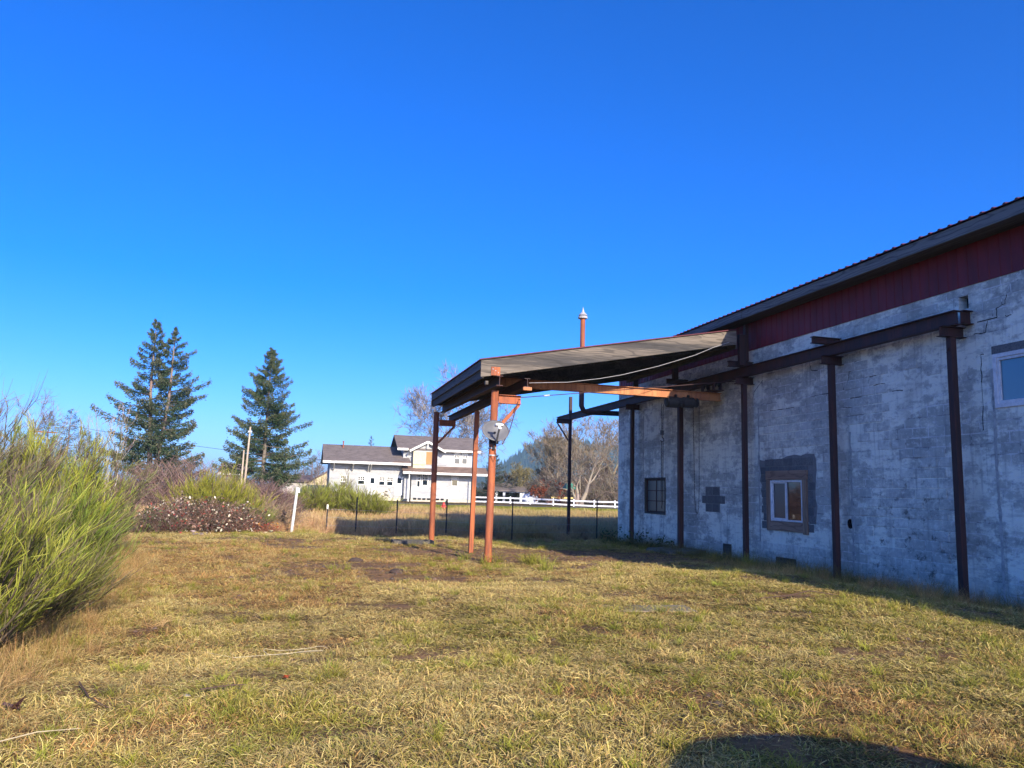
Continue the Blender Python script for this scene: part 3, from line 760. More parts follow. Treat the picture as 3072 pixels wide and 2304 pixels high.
# ------------------------------------------------------------------ lean-to canopy
NP, TP, FP = (4.58, 18.74), (4.80, 21.75), (4.24, 25.50)
cp = empty('canopy', (NP[0], NP[1], 0), 'lean-to canopy with grey barge board on rusty pipe poles', 'canopy')
CX0, CX1, CY0, CY1 = 4.12, 11.26, 18.40, 25.95
CS = .188
def cz(x): return 4.955+(x-CX0)*CS          # top of the roof deck
def sheet(m, x0, x1, y0, y1, dz, th):
    m.hexa([(x0, y0, cz(x0)+dz-th), (x1, y0, cz(x1)+dz-th), (x1, y1, cz(x1)+dz-th), (x0, y1, cz(x0)+dz-th), (x0, y0, cz(x0)+dz), (x1, y0, cz(x1)+dz), (x1, y1, cz(x1)+dz), (x0, y1, cz(x0)+dz)])
m = MB()
yy = CY0-.05
while yy < CY1:
    y2 = min(yy+.235, CY1+.04)
    sheet(m, CX0-.05, CX1, yy, y2, .012, .008)
    x0, x1 = CX0-.05, CX1
    m.hexa([(x0, yy+.02, cz(x0)+.0125), (x1, yy+.02, cz(x1)+.0125), (x1, yy+.06, cz(x1)+.0125), (x0, yy+.06, cz(x0)+.0125), (x0, yy+.03, cz(x0)+.034), (x1, yy+.03, cz(x1)+.034), (x1, yy+.05, cz(x1)+.034), (x0, yy+.05, cz(x0)+.034)])
    yy = y2
m.build('roof_sheet', MAT_RED_ROOF, cp)
# near barge board, full depth, slanted with the roof
m = MB(); th = .045
m.hexa([(CX0, CY0, cz(CX0)-.43), (CX1, CY0, cz(CX1)-.40), (CX1, CY0+th, cz(CX1)-.40), (CX0, CY0+th, cz(CX0)-.43), (CX0, CY0, cz(CX0)-.005), (CX1, CY0, cz(CX1)-.005), (CX1, CY0+th, cz(CX1)-.005), (CX0, CY0+th, cz(CX0)-.005)])
m.build('barge_board', MAT_BOARD, cp, bevel=.005)
m = MB()
m.hexa([(CX0, CY1-th, cz(CX0)-.43), (CX1, CY1-th, cz(CX1)-.40), (CX1, CY1, cz(CX1)-.40), (CX0, CY1, cz(CX0)-.43), (CX0, CY1-th, cz(CX0)-.005), (CX1, CY1-th, cz(CX1)-.005), (CX1, CY1, cz(CX1)-.005), (CX0, CY1, cz(CX0)-.005)])
m.build('barge_board', MAT_BOARD_DARK, cp)
m = MB(); m.box(CX0-.002, CX0+.04, CY0+th+.003, CY1-th-.003, cz(CX0)-.225, cz(CX0)-.012); m.build('eave_board', MAT_FASCIA, cp, bevel=.004)
m = MB(); m.box(CX0+.05, CX0+.09, CY0+th+.003, CY1-th-.003, cz(CX0)-.44, cz(CX0)-.05); m.build('rim_joist', MAT_BOARD_DARK, cp)
# joists under the deck, running along the eave, and sloped rafters
for x in (5.6, 6.9, 8.2, 9.5, 10.8):
    m = MB(); m.box(x, x+.045, CY0+th+.004, CY1-th-.004, cz(x)-.23, cz(x)-.012); m.build('purlin', MAT_BOARD_DARK, cp)
for y in (18.9, 20.6, 22.3, 24.0, 25.5):
    m = MB()
    m.hexa([(CX0+.1, y, cz(CX0+.1)-.44), (CX1, y, cz(CX1)-.44), (CX1, y+.045, cz(CX1)-.44), (CX0+.1, y+.045, cz(CX0+.1)-.44), (CX0+.1, y, cz(CX0+.1)-.235), (CX1, y, cz(CX1)-.235), (CX1, y+.045, cz(CX1)-.235), (CX0+.1, y+.045, cz(CX0+.1)-.235)])
    m.build('rafter', MAT_BOARD_DARK, cp)
# poles
def pole(p, top, r, lean):
    z0 = gz(np.array([p[0]]), np.array([p[1]]))[0]
    m = MB(); m.tube([(p[0]-lean, p[1], z0-.3), (p[0]-lean, p[1], z0+.03), (p[0], p[1], top)], r, 18, cap=True)
    return m.build('pipe_pole', MAT_RUST, cp, smooth=False)
o = pole(NP, 4.25, .094, .05)
for pg in o.data.polygons: pg.use_smooth = len(pg.vertices) == 4
o = pole(FP, 4.30, .094, .0)
for pg in o.data.polygons: pg.use_smooth = len(pg.vertices) == 4
m = MB(); m.bar((TP[0]-.05, TP[1], -.3), (TP[0], TP[1], 4.02), .125, .125, (0, 1, 0)); m.build('square_post', MAT_RUST, cp, bevel=.006)
m = MB(); m.lathe((NP[0]-.048, NP[1], gz(np.array([NP[0]]), np.array([NP[1]]))[0]), [(.108, -.2), (.108, .16), (.096, .20)], 18); m.build('pole_sleeve', MAT_RUST, cp)
# eave beam on the poles and the outer runway beam on the brackets
m = MB(); m.ibeam((4.60, 18.36, 4.46), (4.50, 25.9, 4.46), .17, .255, .018); m.build('eave_beam', MAT_OLD_SHADED_STEEL, cp)  # same steel as the poles, canopy shade put into its colour
m = MB(); m.box(4.70, 4.80, 18.2, 18.35, 4.38, 4.50)
m = MB(); m.box(4.38, 4.61, 18.375, 18.395, 4.585, 4.80); o = m.build('bolt_plate', MAT_RUST, cp)
for bx, bz in ((4.42, 4.74), (4.49, 4.70), (4.56, 4.655)):
    m = MB(); m.lathe((bx, 18.375, bz), [(.013, 0), (.013, -.014), (.006, -.016)], 8, axis='Y'); m.build('bolt', MAT_GALV, o)
m = MB(); m.box(4.26, 4.33, 18.45, 18.6, 4.36, 4.45); m.build('wood_block', MAT_BOARD, cp)
m = MB(); m.ibeam((5.33, 18.40, 4.46), (4.80, 26.2, 4.13), .16, .22, .016); m.build('outer_runway_beam', MAT_OLD_SHADED_STEEL, cp)
m = MB(); m.box(5.22, 5.44, 18.37, 18.46, 4.265, 4.345); m.build('stop_block', MAT_RUST_BRIGHT, cp)
m = MB(); m.ibeam((NP[0]+.1, NP[1], 4.045), (5.26, NP[1], 4.045), .15, .22); m.build('bracket', MAT_RUST, cp)
m = MB(); m.bar((5.22, NP[1], 3.93), (NP[0]+.10, NP[1], 3.30), .085, .03, (0, 1, 0)); m.build('knee_brace', MAT_RUST, cp)
m = MB(); m.ibeam((FP[0]+.1, FP[1], 3.95), (4.90, FP[1], 3.95), .14, .20); m.build('bracket', MAT_RUST, cp)
m = MB(); m.bar((4.86, FP[1], 3.85), (FP[0]+.09, FP[1], 3.28), .07, .05, (0, 1, 0)); m.build('knee_brace', MAT_RUST, cp)
m = MB(); m.tube([(5.16, NP[1]-.12, 4.0), (4.95, NP[1]-.1, 3.2), (4.78, NP[1]-.11, 2.9)], .012, 6); m.build('conduit', MAT_OLD_SHADED_STEEL, cp)
# concrete pad and the black tray by the far pole
z = float(gz(np.array([4.0]), np.array([25.2]))[0])
t_ = empty('drain_tray', (3.55, 24.95, z), 'shallow dark wooden tray lying beside the far pipe pole', 'tray')
m = MB(); m.box(2.95, 4.15, 24.70, 25.2, z-.05, z+.03); m.build('tray_floor', MAT_FASCIA, t_)
for (a, b, c_, d_) in ((2.93, 4.17, 24.64, 24.695), (2.93, 4.17, 25.205, 25.26), (2.90, 2.945, 24.70, 25.2), (4.155, 4.20, 24.70, 25.2)):
    m = MB(); m.box(a, b, c_, d_, z-.05, z+.12); m.build('tray_side', MAT_BOARD_DARK, t_)
# tie rod and turnbuckle
m = MB(); m.tube([(5.22, 18.62, 4.10), (11.6, 18.95, 4.98)], .011, 6); o = m.build('tie_rod', MAT_OLD_SHADED_STEEL, None, org=Vector((5.22, 18.62, 4.1)))
tag(o, 'thin steel tie rod with a turnbuckle running from pole bracket towards the wall', 'tie rod')
m = MB(); m.tube([(5.85, 18.655, 4.187), (6.0, 18.662, 4.208)], .022, 8); m.build('turnbuckle', MAT_GALV, o)
# sagging white cable
cab = [(5.36, 18.36, 4.45), (6.37, 18.33, 4.53), (7.24, 18.33, 4.68), (7.86, 18.33, 4.82), (8.89, 18.33, 5.12), (9.95, 18.33, 5.49), (10.52, 18.33, 5.75), (11.0, 18.34, 5.93)]
m = MB(); m.tube(cab, .0075, 6); tag(m.build('power_cable', mat_flat('pale_cable', (.34, .33, .32), .6), None, org=Vector(cab[0])), 'pale cable sagging below the canopy barge board', 'cable')

# ------------------------------------------------------------------ bridge crane and hoist
bc = empty('bridge_crane', (9, 20.2, 4.7), 'orange rusty crane bridge beam hung across under the canopy', 'crane')
m = MB(); m.ibeam((4.9, 20.2, 4.69), (11.80, 20.2, 4.67), .17, .235, .016); m.build('bridge_beam', MAT_RUST_BRIGHT, bc)
m = MB(); m.box(11.30, 11.66, 19.75, 20.65, 4.80, 4.83)
for y in (19.85, 20.5):
    m.box(11.36, 11.40, y-.06, y+.06, 4.831, 5.02); m.box(11.57, 11.61, y-.06, y+.06, 4.831, 5.02)
m.build('end_truck', MAT_OLD_SHADED_STEEL, bc)
for y in (19.85, 20.5):
    for x in (11.41, 11.535):
        m = MB(); m.lathe((x, y, 4.99), [(.06, 0), (.075, .01), (.075, .025)], 12, axis='X'); m.build('trolley_wheel', MAT_DARK, bc)
m = MB(); m.box(5.1, 5.5, 19.8, 20.6, 4.806, 4.83); m.build('end_truck', MAT_OLD_SHADED_STEEL, bc)
hx = 10.5
ch = empty('chain_hoist', (hx, 20.2, 4.5), 'dark chain hoist with round housings hanging from the orange bridge beam', 'hoist')
MAT_BLACK = mat_mottled('greasy_black_steel', (.022, .022, .026), (.04, .035, .033), 5, .5, .1)
m = MB(); m.lathe((hx-.46, 20.2, 4.44), [(.02, 0), (.14, .01), (.165, .05), (.165, .36), (.13, .42)], 16, axis='X'); m.build('housing', MAT_BLACK, ch, smooth=False)
m = MB(); m.lathe((hx+.03, 20.2, 4.45), [(.12, 0), (.16, .04), (.16, .36), (.12, .43), (.04, .44)], 16, axis='X'); m.build('housing', MAT_BLACK, ch)
m = MB(); m.box(hx-.18, hx+.18, 20.06, 20.34, 4.50, 4.566); m.box(hx-.05, hx+.05, 20.1, 20.3, 4.38, 4.499); m.build('trolley', MAT_BLACK, ch)
for x in (hx-.2, hx+.2):
    for dy in (-.1, .1):
        m = MB(); m.lathe((x-.02, 20.2+dy, 4.615), [(.05, 0), (.05, .04)], 12, axis='X'); m.build('trolley_wheel', MAT_BLACK, ch)
def chain(name, pts, lab, par, r=.008):
    """real links along a path"""
    m = MB(); P = [Vector(p) for p in pts]; acc = 0; step = .045; k = 0
    for a, b in zip(P[:-1], P[1:]):
        L = (b-a).length; d = (b-a)/L
        n = max(1, int(L/step))
        for i in range(n):
            c = a+d*(L*(i+.5)/n); h = step*.62; s_ = Vector((1, 0, 0)) if k % 2 else Vector((0, 1, 0))
            if abs(d.dot(s_)) > .8: s_ = Vector((0, 0, 1))
            w = .013
            q = [c-d*h+s_*w*.5, c-d*h*.4+s_*w, c+d*h*.4+s_*w, c+d*h+s_*w*.5, c+d*h-s_*w*.5, c+d*h*.4-s_*w, c-d*h*.4-s_*w, c-d*h-s_*w*.5, c-d*h+s_*w*.5]
            m.tube(q, r*.55, 4, cap=False); k += 1
    o = m.build(name, MAT_BLACK, par); o['kind'] = 'stuff'; return o
chain('lift_chain', [(9.90, 20.2, 4.35), (9.905, 20.2, 3.60)], '', ch); chain('lift_chain', [(9.97, 20.22, 4.35), (9.94, 20.21, 3.62)], '', ch)
m = MB(); m.box(9.88, 9.96, 20.17, 20.24, 3.47, 3.60); m.tube([(9.92, 20.2, 3.47), (9.92, 20.2, 3.40), (9.97, 20.2, 3.36), (9.96, 20.2, 3.29), (9.91, 20.2, 3.27), (9.87, 20.2, 3.31)], .016, 8); m.build('load_hook', MAT_BLACK, ch)
chain('sling_chain', [(9.90, 20.2, 3.28), (9.895, 20.2, 1.58)], '', ch, .011); chain('sling_chain', [(9.955, 20.21, 3.28), (9.94, 20.2, 1.58)], '', ch, .011)
m = MB(); m.tube([(9.92, 20.2, 1.60), (9.92, 20.2, 1.50), (9.905, 20.2, 1.42), (9.92, 20.2, 1.38)], .015, 8); m.build('sling_hook', MAT_BLACK, ch)
lp = [(10.91, 20.2, 4.42)]+[(10.91+.005*i, 20.2, 4.42-.42*i) for i in range(1, 7)]+[(10.95, 20.2, 1.65), (10.97, 20.2, 1.38), (11.0, 20.2, 1.27), (11.03, 20.2, 1.25), (11.06, 20.2, 1.32), (11.08, 20.2, 1.6)]+[(11.09+.002*i, 20.2, 1.6+.48*i) for i in range(1, 7)]
chain('hand_chain', lp, '', ch)
m = MB(); m.lathe((10.98, 20.2, 4.46), [(.13, 0), (.14, .02), (.14, .045), (.13, .06)], 18, axis='X'); m.build('hand_wheel', MAT_BLACK, ch)

# ------------------------------------------------------------------ satellite dish on the near pole
sd = empty('satellite_dish', (4.55, 18.64, 2.95), 'grey oval satellite dish clamped on the near pipe pole', 'satellite dish')
c0 = Vector((4.55, 18.42, 3.22)); nrm = Vector((.10, -.93, .34)).normalized()
e1 = Vector((0, 0, 1)).cross(nrm).normalized()*-1; e2 = nrm.cross(e1).normalized()
if e2.z < 0: e2 = -e2
V_, F_ = [], []
NR, NA = 7, 36
for back_ in (0, 1):
    for i in range(NR+1):
        r = i/NR
        for k in range(NA):
            a = 2*math.pi*k/NA
            p = c0+e1*(.345*r*math.cos(a))+e2*(.27*r*math.sin(a))+nrm*(.075*r*r-.075-(.012 if back_ else 0)); V_.append(tuple(p))
off = (NR+1)*NA
for i in range(NR):
    for k in range(NA):
        a, b, c, d = i*NA+k, i*NA+(k+1) % NA, (i+1)*NA+(k+1) % NA, (i+1)*NA+k
        F_.append((a, b, c, d)); F_.append((off+a, off+d, off+c, off+b))
for k in range(NA): F_.append((NR*NA+k, NR*NA+(k+1) % NA, off+NR*NA+(k+1) % NA, off+NR*NA+k))
m = MB(); m.v = V_; m.f = F_; m.mi = [0]*len(F_)
MAT_DISH = mat_mottled('grey_dish_paint', (.125, .127, .135), (.10, .10, .108), 5, .5, .05)
o = m.build('reflector', MAT_DISH, sd, smooth=True)
rim = MB(); rp = [c0+e1*(.347*math.cos(2*math.pi*k/40))+e2*(.272*math.sin(2*math.pi*k/40)) for k in range(41)]; rim.tube(rp, .008, 6, cap=False); rim.build('rim', MAT_DISH, sd)
arm0 = c0-e2*.30-nrm*.02; lnb = c0+nrm*.40-e2*.03+e1*.05
m = MB(); m.bar(arm0, lnb-e2*.06, .035, .045, (0, 0, 1)); m.build('feed_arm', mat_flat('dark_grey_plastic', (.09, .09, .095), .5), sd)
m = MB(); m.bar(lnb-e1*.10, lnb+e1*.10, .06, .055, e2); m.bar(lnb-e2*.031, lnb-e2*.12, .075, .05, nrm); o = m.build('receiver_head', MAT_VINYL, sd, bevel=.008)
for s_ in (-1, 0, 1):
    m = MB(); cpos = lnb+e1*(.07*s_)-nrm*.028; q = [cpos, cpos-nrm*.05]; m.tube(q, [.026, .03], 12); m.build('feed_horn', MAT_VINYL, o)
m = MB(); m.tube([c0-nrm*.06-e2*.02, Vector((4.56, 18.60, 3.02)), Vector((4.56, 18.62, 2.75))], .03, 8); m.box(4.44, 4.68, 18.60, 18.64, 2.90, 3.06); m.build('mount', MAT_BLACK, sd)
for z in (2.78, 2.60):
    m = MB(); m.lathe((4.555, 18.74, z), [(.104, 0), (.104, .035)], 18); m.build('clamp', MAT_GALV, sd)
m = MB(); m.tube([(4.58, 18.62, 2.9), (4.62, 18.63, 2.6), (4.56, 18.62, 2.45), (4.50, 18.63, 2.62)], .006, 5); m.build('coax', MAT_BLACK, sd)

# ------------------------------------------------------------------ flue pipe behind the canopy
fl = empty('flue_pipe', (10.76, 29.2, 5), 'rusty flue pipe with pointed cap rising behind the canopy', 'flue pipe')
PXF = 10.76
m = MB(); m.tube([(12.5, 29.2, 5.02), (11.05, 29.2, 5.0), (10.85, 29.2, 5.06), (PXF, 29.2, 5.25), (PXF, 29.2, 6.2)], .105, 14); m.build('elbow_pipe', MAT_OLD_SHADED_STEEL, fl, smooth=True)
m = MB(); m.tube([(PXF, 29.2, 6.2), (PXF, 29.2, 8.86)], .10, 14, cap=True); m.build('stack', MAT_RUST, fl, smooth=True)
m = MB(); m.lathe((PXF, 29.2, 8.84), [(.10, 0), (.19, .02), (.20, .07), (.18, .115), (.17, .12)], 18); m.build('collar', MAT_GALV, fl)
m = MB(); m.lathe((PXF+.005, 29.2, 8.985), [(.175, 0), (.19, .02), (.08, .13), (.075, .135), (.055, .15), (.004, .37)], 18); m.build('cap', MAT_GALV, fl)
# ------------------------------------------------------------------ white house across the road
def z7(x, y): return (940+x*.24412)/1.38879, (1260+y*.24412)/1.38879
HY = 92.0
def H(x, y, Y=HY):
    a, b = z7(x, y); v = at_y(a, b, Y); return v.x, v.z
def clapboard():
    t = NT('white_clapboard'); p = t.pos(); sx = t.n('SeparateXYZ', Vector=p)
    saw = t.math('FRACT', t.math('MULTIPLY', sx.outputs[2], 5.5))
    n = t.noise(t.map(p, (.6, .6, 2.5)), 1.0, 6); n2 = t.noise(p, 3.0, 6)
    c = t.mix(t.ramp(n, .4, .7), (.52, .52, .50), (.40, .41, .41)); c = t.mix(t.math('MULTIPLY', t.ramp(n2, .58, .68), .5), c, (.33, .32, .29))
    t.bump(saw, 1.0, .06)
    return t.done(c, .8, .2)
MAT_CLAP = clapboard()
def peeled():
    t = NT('peeling_clapboard'); p = t.pos(); n = t.noise(t.map(p, (.9, .9, 1.6)), 1.6, 8, .7)
    return t.done(t.mix(t.ramp(n, .52, .60), (.62, .58, .47), (.12, .10, .08)), .85, .2)
def shingles(name, c1, c2):
    t = NT(name); p = t.pos(); n = t.noise(t.map(p, (1.2, 3, 3)), 1.0, 7, .7); n2 = t.noise(t.map(p, (6, 14, 14)), 1.0, 4)
    t.bump(n2, .5, .03)
    return t.done(t.mix(t.ramp(t.math('ADD', t.math('MULTIPLY', n, .6), t.math('MULTIPLY', n2, .4)), .4, .62), c1, c2), .95, .1)
MAT_SHINGLE = shingles('brown_grey_shingles', (.20, .165, .145), (.115, .095, .085))
MAT_SHINGLE_B = shingles('brown_shingles', (.24, .165, .125), (.125, .09, .07))
MAT_WTRIM = mat_flat('white_trim_paint', (.74, .72, .64), .6)
MAT_CREAM = mat_flat('cream_panel', (.66, .58, .34), .8)
MAT_FOUND = mat_mottled('pale_foundation', (.58, .52, .38), (.44, .40, .31), 1.5, .9, .1)
MAT_PLY = mat_mottled('bare_plywood', (.42, .22, .08), (.34, .18, .07), 1.2, .85, .1)
hs_ = empty('white_house', (11.5, HY, .25), 'old white clapboard house with brown shingle roofs across the road', 'house')
GB = .12
# left wing
lx0, lx1 = H(238, 0)[0], H(1120, 0)[0]
eave_z = 4.05; ridge_z = 6.75
m = MB(); m.box(lx0, lx1, HY, HY+8, .55, 4.35); m.build('wing_wall', MAT_CLAP, hs_)
m = MB(); m.face([(lx0, HY+8, 4.35), (lx0, HY, 4.35), (lx0, HY+4, ridge_z-.25)]); m.build('wing_gable', MAT_CLAP, hs_)
m = MB(); m.box(lx0+.02, lx1-.02, HY+.03, HY+7.9, GB-.6, .549); m.build('foundation', MAT_FOUND, hs_)
def roof_plane(m, x0, x1, ya, za, yb, zb, th=.16):
    m.hexa([(x0, ya, za-th), (x1, ya, za-th), (x1, yb, zb-th), (x0, yb, zb-th), (x0, ya, za), (x1, ya, za), (x1, yb, zb), (x0, yb, zb)])
rx0, rx1 = H(145, 0)[0], H(1205, 0)[0]
ov = 1.5
m = MB(); roof_plane(m, rx0, rx1, HY-ov, 4.62, HY+4, ridge_z); roof_plane(m, rx0, rx1, HY+4.001, ridge_z, HY+8.9, 4.62); o = m.build('wing_roof', MAT_SHINGLE, hs_)
m = MB(); m.box(rx0, rx1, HY-ov-.03, HY-ov-.002, 4.36, 4.64); m.build('gutter_board', MAT_WTRIM, hs_)
m = MB(); m.lathe((H(402, 0)[0], HY+3.0, 6.3), [(.07, 0), (.07, .75), (.12, .76), (.12, .85)], 8); m.build('vent_pipe', MAT_RUST, hs_)
for zx in (285, 517, 735, 705):
    x = H(zx, 0)[0]; m = MB(); m.bar((x, HY-.02, 3.5), (x, HY-ov+.05, 4.36), .10, .10); m.bar((x, HY-.06, 3.45), (x, HY-.06, 4.3), .1, .1); m.build('eave_bracket', MAT_WTRIM, hs_)
# main block
ux0, ux1 = H(1130, 0)[0], H(1975, 0)[0]
m = MB(); m.box(ux0, ux1, HY+.3, HY+7.5, 3.6, 6.42); m.build('upper_wall', MAT_CLAP, hs_)
gx0, gx1 = H(1236, 0)[0], H(1962, 0)[0]
m = MB(); m.box(gx0, gx1, HY-.2, HY+7.4, .55, 3.6); m.build('lower_wall', MAT_CLAP, hs_)
m = MB(); m.box(gx0+.02, gx1-.02, HY-.16, HY+7.2, GB-.6, .549); m.build('foundation', MAT_FOUND, hs_)
m = MB(); m.box(H(1118, 0)[0], gx0-.01, HY+.35, HY+3, .1, 3.59); m.build('recess_wall', MAT_CLAP, hs_)
tx0, tx1 = H(1045, 0)[0], H(2062, 0)[0]
m = MB(); roof_plane(m, tx0, tx1, HY-.55, 6.42, HY+3.9, 8.25); roof_plane(m, tx0, tx1, HY+3.901, 8.25, HY+8.3, 6.42); m.build('main_roof', MAT_SHINGLE, hs_)
m = MB(); m.box(tx0, H(1178, 0)[0], HY-.58, HY-.553, 6.18, 6.44); m.box(H(1612, 0)[0], tx1, HY-.58, HY-.553, 6.18, 6.44); m.build('gutter_board', MAT_WTRIM, hs_)
m = MB(); m.face([(ux1+.001, HY+.3, 6.42), (ux1+.001, HY+7.5, 6.42), (ux1+.001, HY+3.9, 8.0)]); m.face([(ux0-.001, HY+7.5, 6.42), (ux0-.001, HY+.3, 6.42), (ux0-.001, HY+3.9, 8.0)]); m.build('gable_wall', MAT_CLAP, hs_)
# gable bay
bx0, bx1 = H(1242, 0)[0], H(1520, 0)[0]; bpx, bpz = H(1395, 262)
m = MB(); yb = HY-.45
m.face([(bx0, yb, 3.85), (bx1, yb, 3.85), (bx1, yb, 6.55), (bpx, yb, bpz-.1), (bx0, yb, 6.55)])
m.face([(bx0, HY+.3, 3.85), (bx0, yb, 3.85), (bx0, yb, 6.55), (bx0, HY+.3, 6.55)]); m.face([(bx1, yb, 3.85), (bx1, HY+.3, 3.85), (bx1, HY+.3, 6.55), (bx1, yb, 6.55)])
m.build('bay_wall', MAT_CLAP, hs_)
m = MB(); m.box(bx0+.03, H(1392, 0)[0], yb-.03, yb-.002, H(0, 622)[1], H(0, 335)[1]); m.build('cream_panel', MAT_CREAM, hs_)
m = MB(); a, b = H(1400, 0)[0], H(1515, 0)[0]; m.box(a, b, yb-.03, yb-.002, 4.6, 6.1); m.build('plywood_board', MAT_PLY, hs_)
fx0, fz0 = H(1172, 372); fx1, fz1 = H(1612, 388)
m = MB()
for (xa, za) in ((fx0, fz0), (fx1, fz1)):
    s_ = 1 if xa > bpx else -1
    a = [(xa, HY-1.0, za), (bpx, HY-1.0, bpz), (bpx, HY+3.0, bpz), (xa, HY+3.0, za)]
    if s_ > 0: m.hexa([(bpx, HY-1, bpz-.14), (xa, HY-1, za-.14), (xa, HY+3, za-.14), (bpx, HY+3, bpz-.14), (bpx, HY-1, bpz), (xa, HY-1, za), (xa, HY+3, za), (bpx, HY+3, bpz)])
    else: m.hexa([(xa, HY-1, za-.14), (bpx, HY-1, bpz-.14), (bpx, HY+3, bpz-.14), (xa, HY+3, za-.14), (xa, HY-1, za), (bpx, HY-1, bpz), (bpx, HY+3, bpz), (xa, HY+3, za)])
m.build('bay_roof', MAT_SHINGLE, hs_)
for (xa, za) in ((fx0, fz0), (fx1, fz1)):
    m = MB(); m.bar((xa, HY-1.03, za-.12), (bpx, HY-1.03, bpz-.12), .05, .24, (0, 0, 1)); m.build('barge_trim', MAT_WTRIM, hs_)
m = MB(); m.bar((bpx, HY-1.03, bpz-.25), (bpx, HY-.98, bpz-.9), .1, .1); m.build('finial_post', MAT_WTRIM, hs_)
# pent roof between the storeys
px0, px1 = H(1110, 0)[0], H(2140, 0)[0]
m = MB(); roof_plane(m, px0, px1, HY-1.8, 3.62, HY+.31, 4.45, .12); m.build('pent_roof', MAT_SHINGLE_B, hs_)
m = MB(); m.box(px0, px1, HY-1.84, HY-1.803, 3.40, 3.66); m.build('gutter_board', MAT_WTRIM, hs_)
m = MB(); roof_plane(m, H(1000, 0)[0], rx1, HY-ov-.02, 4.66, HY+.2, 5.2, .1); m.build('valley_shingles', MAT_SHINGLE_B, hs_)
# windows: frame, panes, muntins
def hwin(x0, y0, x1, y1, Y, cols=3, lower=True, label=None):
    xa, za = H(x0, y1, Y); xb, zb = H(x1, y0, Y)
    f = frame_win(xa-.12, xb+.12, za-.12, zb+.12, Y)
    zm = za+(zb-za)*.5
    m = MB(); m.box(xa, xb, Y-.02, Y-.012, za, zb); m.build('pane', MAT_GLASS, f)
    m = MB(); m.box(xa, xb, Y-.05, Y-.021, zm-.05, zm+.05)
    for k in range(1, cols):
        x = xa+(xb-xa)*k/cols; m.box(x-.035, x+.035, Y-.048, Y-.021, zm+.051, zb)
    zq = (zm+.05+zb)/2; 
    for k in range(cols):
        xl, xr = xa+(xb-xa)*k/cols+(.036 if k else 0), xa+(xb-xa)*(k+1)/cols-(.036 if k < cols-1 else 0)
        m.box(xl, xr, Y-.046, Y-.021, zq-.03, zq+.03)
    m.build('muntin', MAT_WTRIM, f)
    return f
def frame_win(x0, x1, z0, z1, Y):
    m = MB(); w = .12
    m.box(x0, x1, Y-.07, Y-.002, z0, z0+w); m.box(x0, x1, Y-.07, Y-.002, z1-w, z1); m.box(x0, x0+w, Y-.07, Y-.002, z0+w, z1-w); m.box(x1-w, x1, Y-.07, Y-.002, z0+w, z1-w)
    return m.build('window', MAT_WTRIM, hs_)
for a in ((335, 690, 400, 822), (548, 697, 628, 785), (808, 705, 875, 797), (905, 707, 975, 802)): hwin(*a, HY)
hwin(1735, 405, 1797, 537, HY+.3, 3); hwin(1828, 407, 1888, 538, HY+.3, 3); hwin(1165, 398, 1232, 440, HY+.3, 2)
hwin(1275, 673, 1310, 818, HY-.2, 2); hwin(1342, 673, 1405, 798, HY-.2, 3); hwin(1448, 676, 1500, 815, HY-.2, 2)
def hdoor(x0, y0, x1, y1, g, Y, lab=None):
    xa, za = H(x0, y1, Y); xb, zb = H(x1, y0, Y)
    m = MB(); m.box(xa, xb, Y-.06, Y-.003, za, zb); d = m.build('door', MAT_VINYL, hs_)
    w_ = MB(); w_.box(xa-.14, xa-.005, Y-.09, Y-.004, za, zb+.15); w_.box(xb+.005, xb+.14, Y-.09, Y-.004, za, zb+.15); w_.box(xa-.004, xb+.004, Y-.09, Y-.004, zb+.01, zb+.15); w_.build('casing', MAT_WTRIM, d)
    ga, gza = H(g[0], g[3], Y); gb, gzb = H(g[2], g[1], Y)
    m = MB(); m.box(ga, gb, Y-.075, Y-.061, gza, gzb); m.build('door_pane', MAT_GLASS, d)
    m = MB(); m.lathe((xa+.12, Y-.06, za+.95), [(.03, 0), (.035, -.04), (.02, -.06)], 8, axis='Y'); m.build('knob', MAT_RUST, d)
hdoor(672, 712, 760, 918, (700, 714, 752, 778), HY); hdoor(1003, 712, 1092, 925, (1030, 716, 1082, 778), HY); hdoor(1697, 700, 1770, 945, (1704, 737, 1768, 806), HY-.2)
xa, za = H(1098, 945); xb, zb = H(1178, 722)
m = MB(); m.box(xa, xb, HY-.8, HY-.005, .5, zb); m.build('porch_box', MAT_CLAP, hs_)
xa, _ = H(770, 0); xb, _ = H(992, 0); m = MB(); m.box(xa, xb, HY-.03, HY-.004, .56, H(0, 820)[1]); m.build('peeling_panel', peeled(), hs_)
m = MB()
for k in range(9):
    x = gx0+.3+k*.55
    if x < bx1+1.0: m.box(x, x+.38, HY-.24, HY-.205, .42, .62)
m.build('vent_gap', MAT_DARK, hs_)['kind'] = 'stuff'
m = MB(); a, b = H(1690, 0)[0], H(1780, 0)[0]; m.box(a-.2, b+.3, HY-1.2, HY-.21, .05, .50); m.build('door_step', MAT_FOUND, hs_)
for zx, zy in ((1190, 0), (1958, 0)):
    x = H(zx, 0)[0]; m = MB(); m.bar((x, HY-1.6, .15), (x, HY-1.6, 3.40), .11, .11, (0, 1, 0)); m.build('porch_post', MAT_WTRIM, hs_)

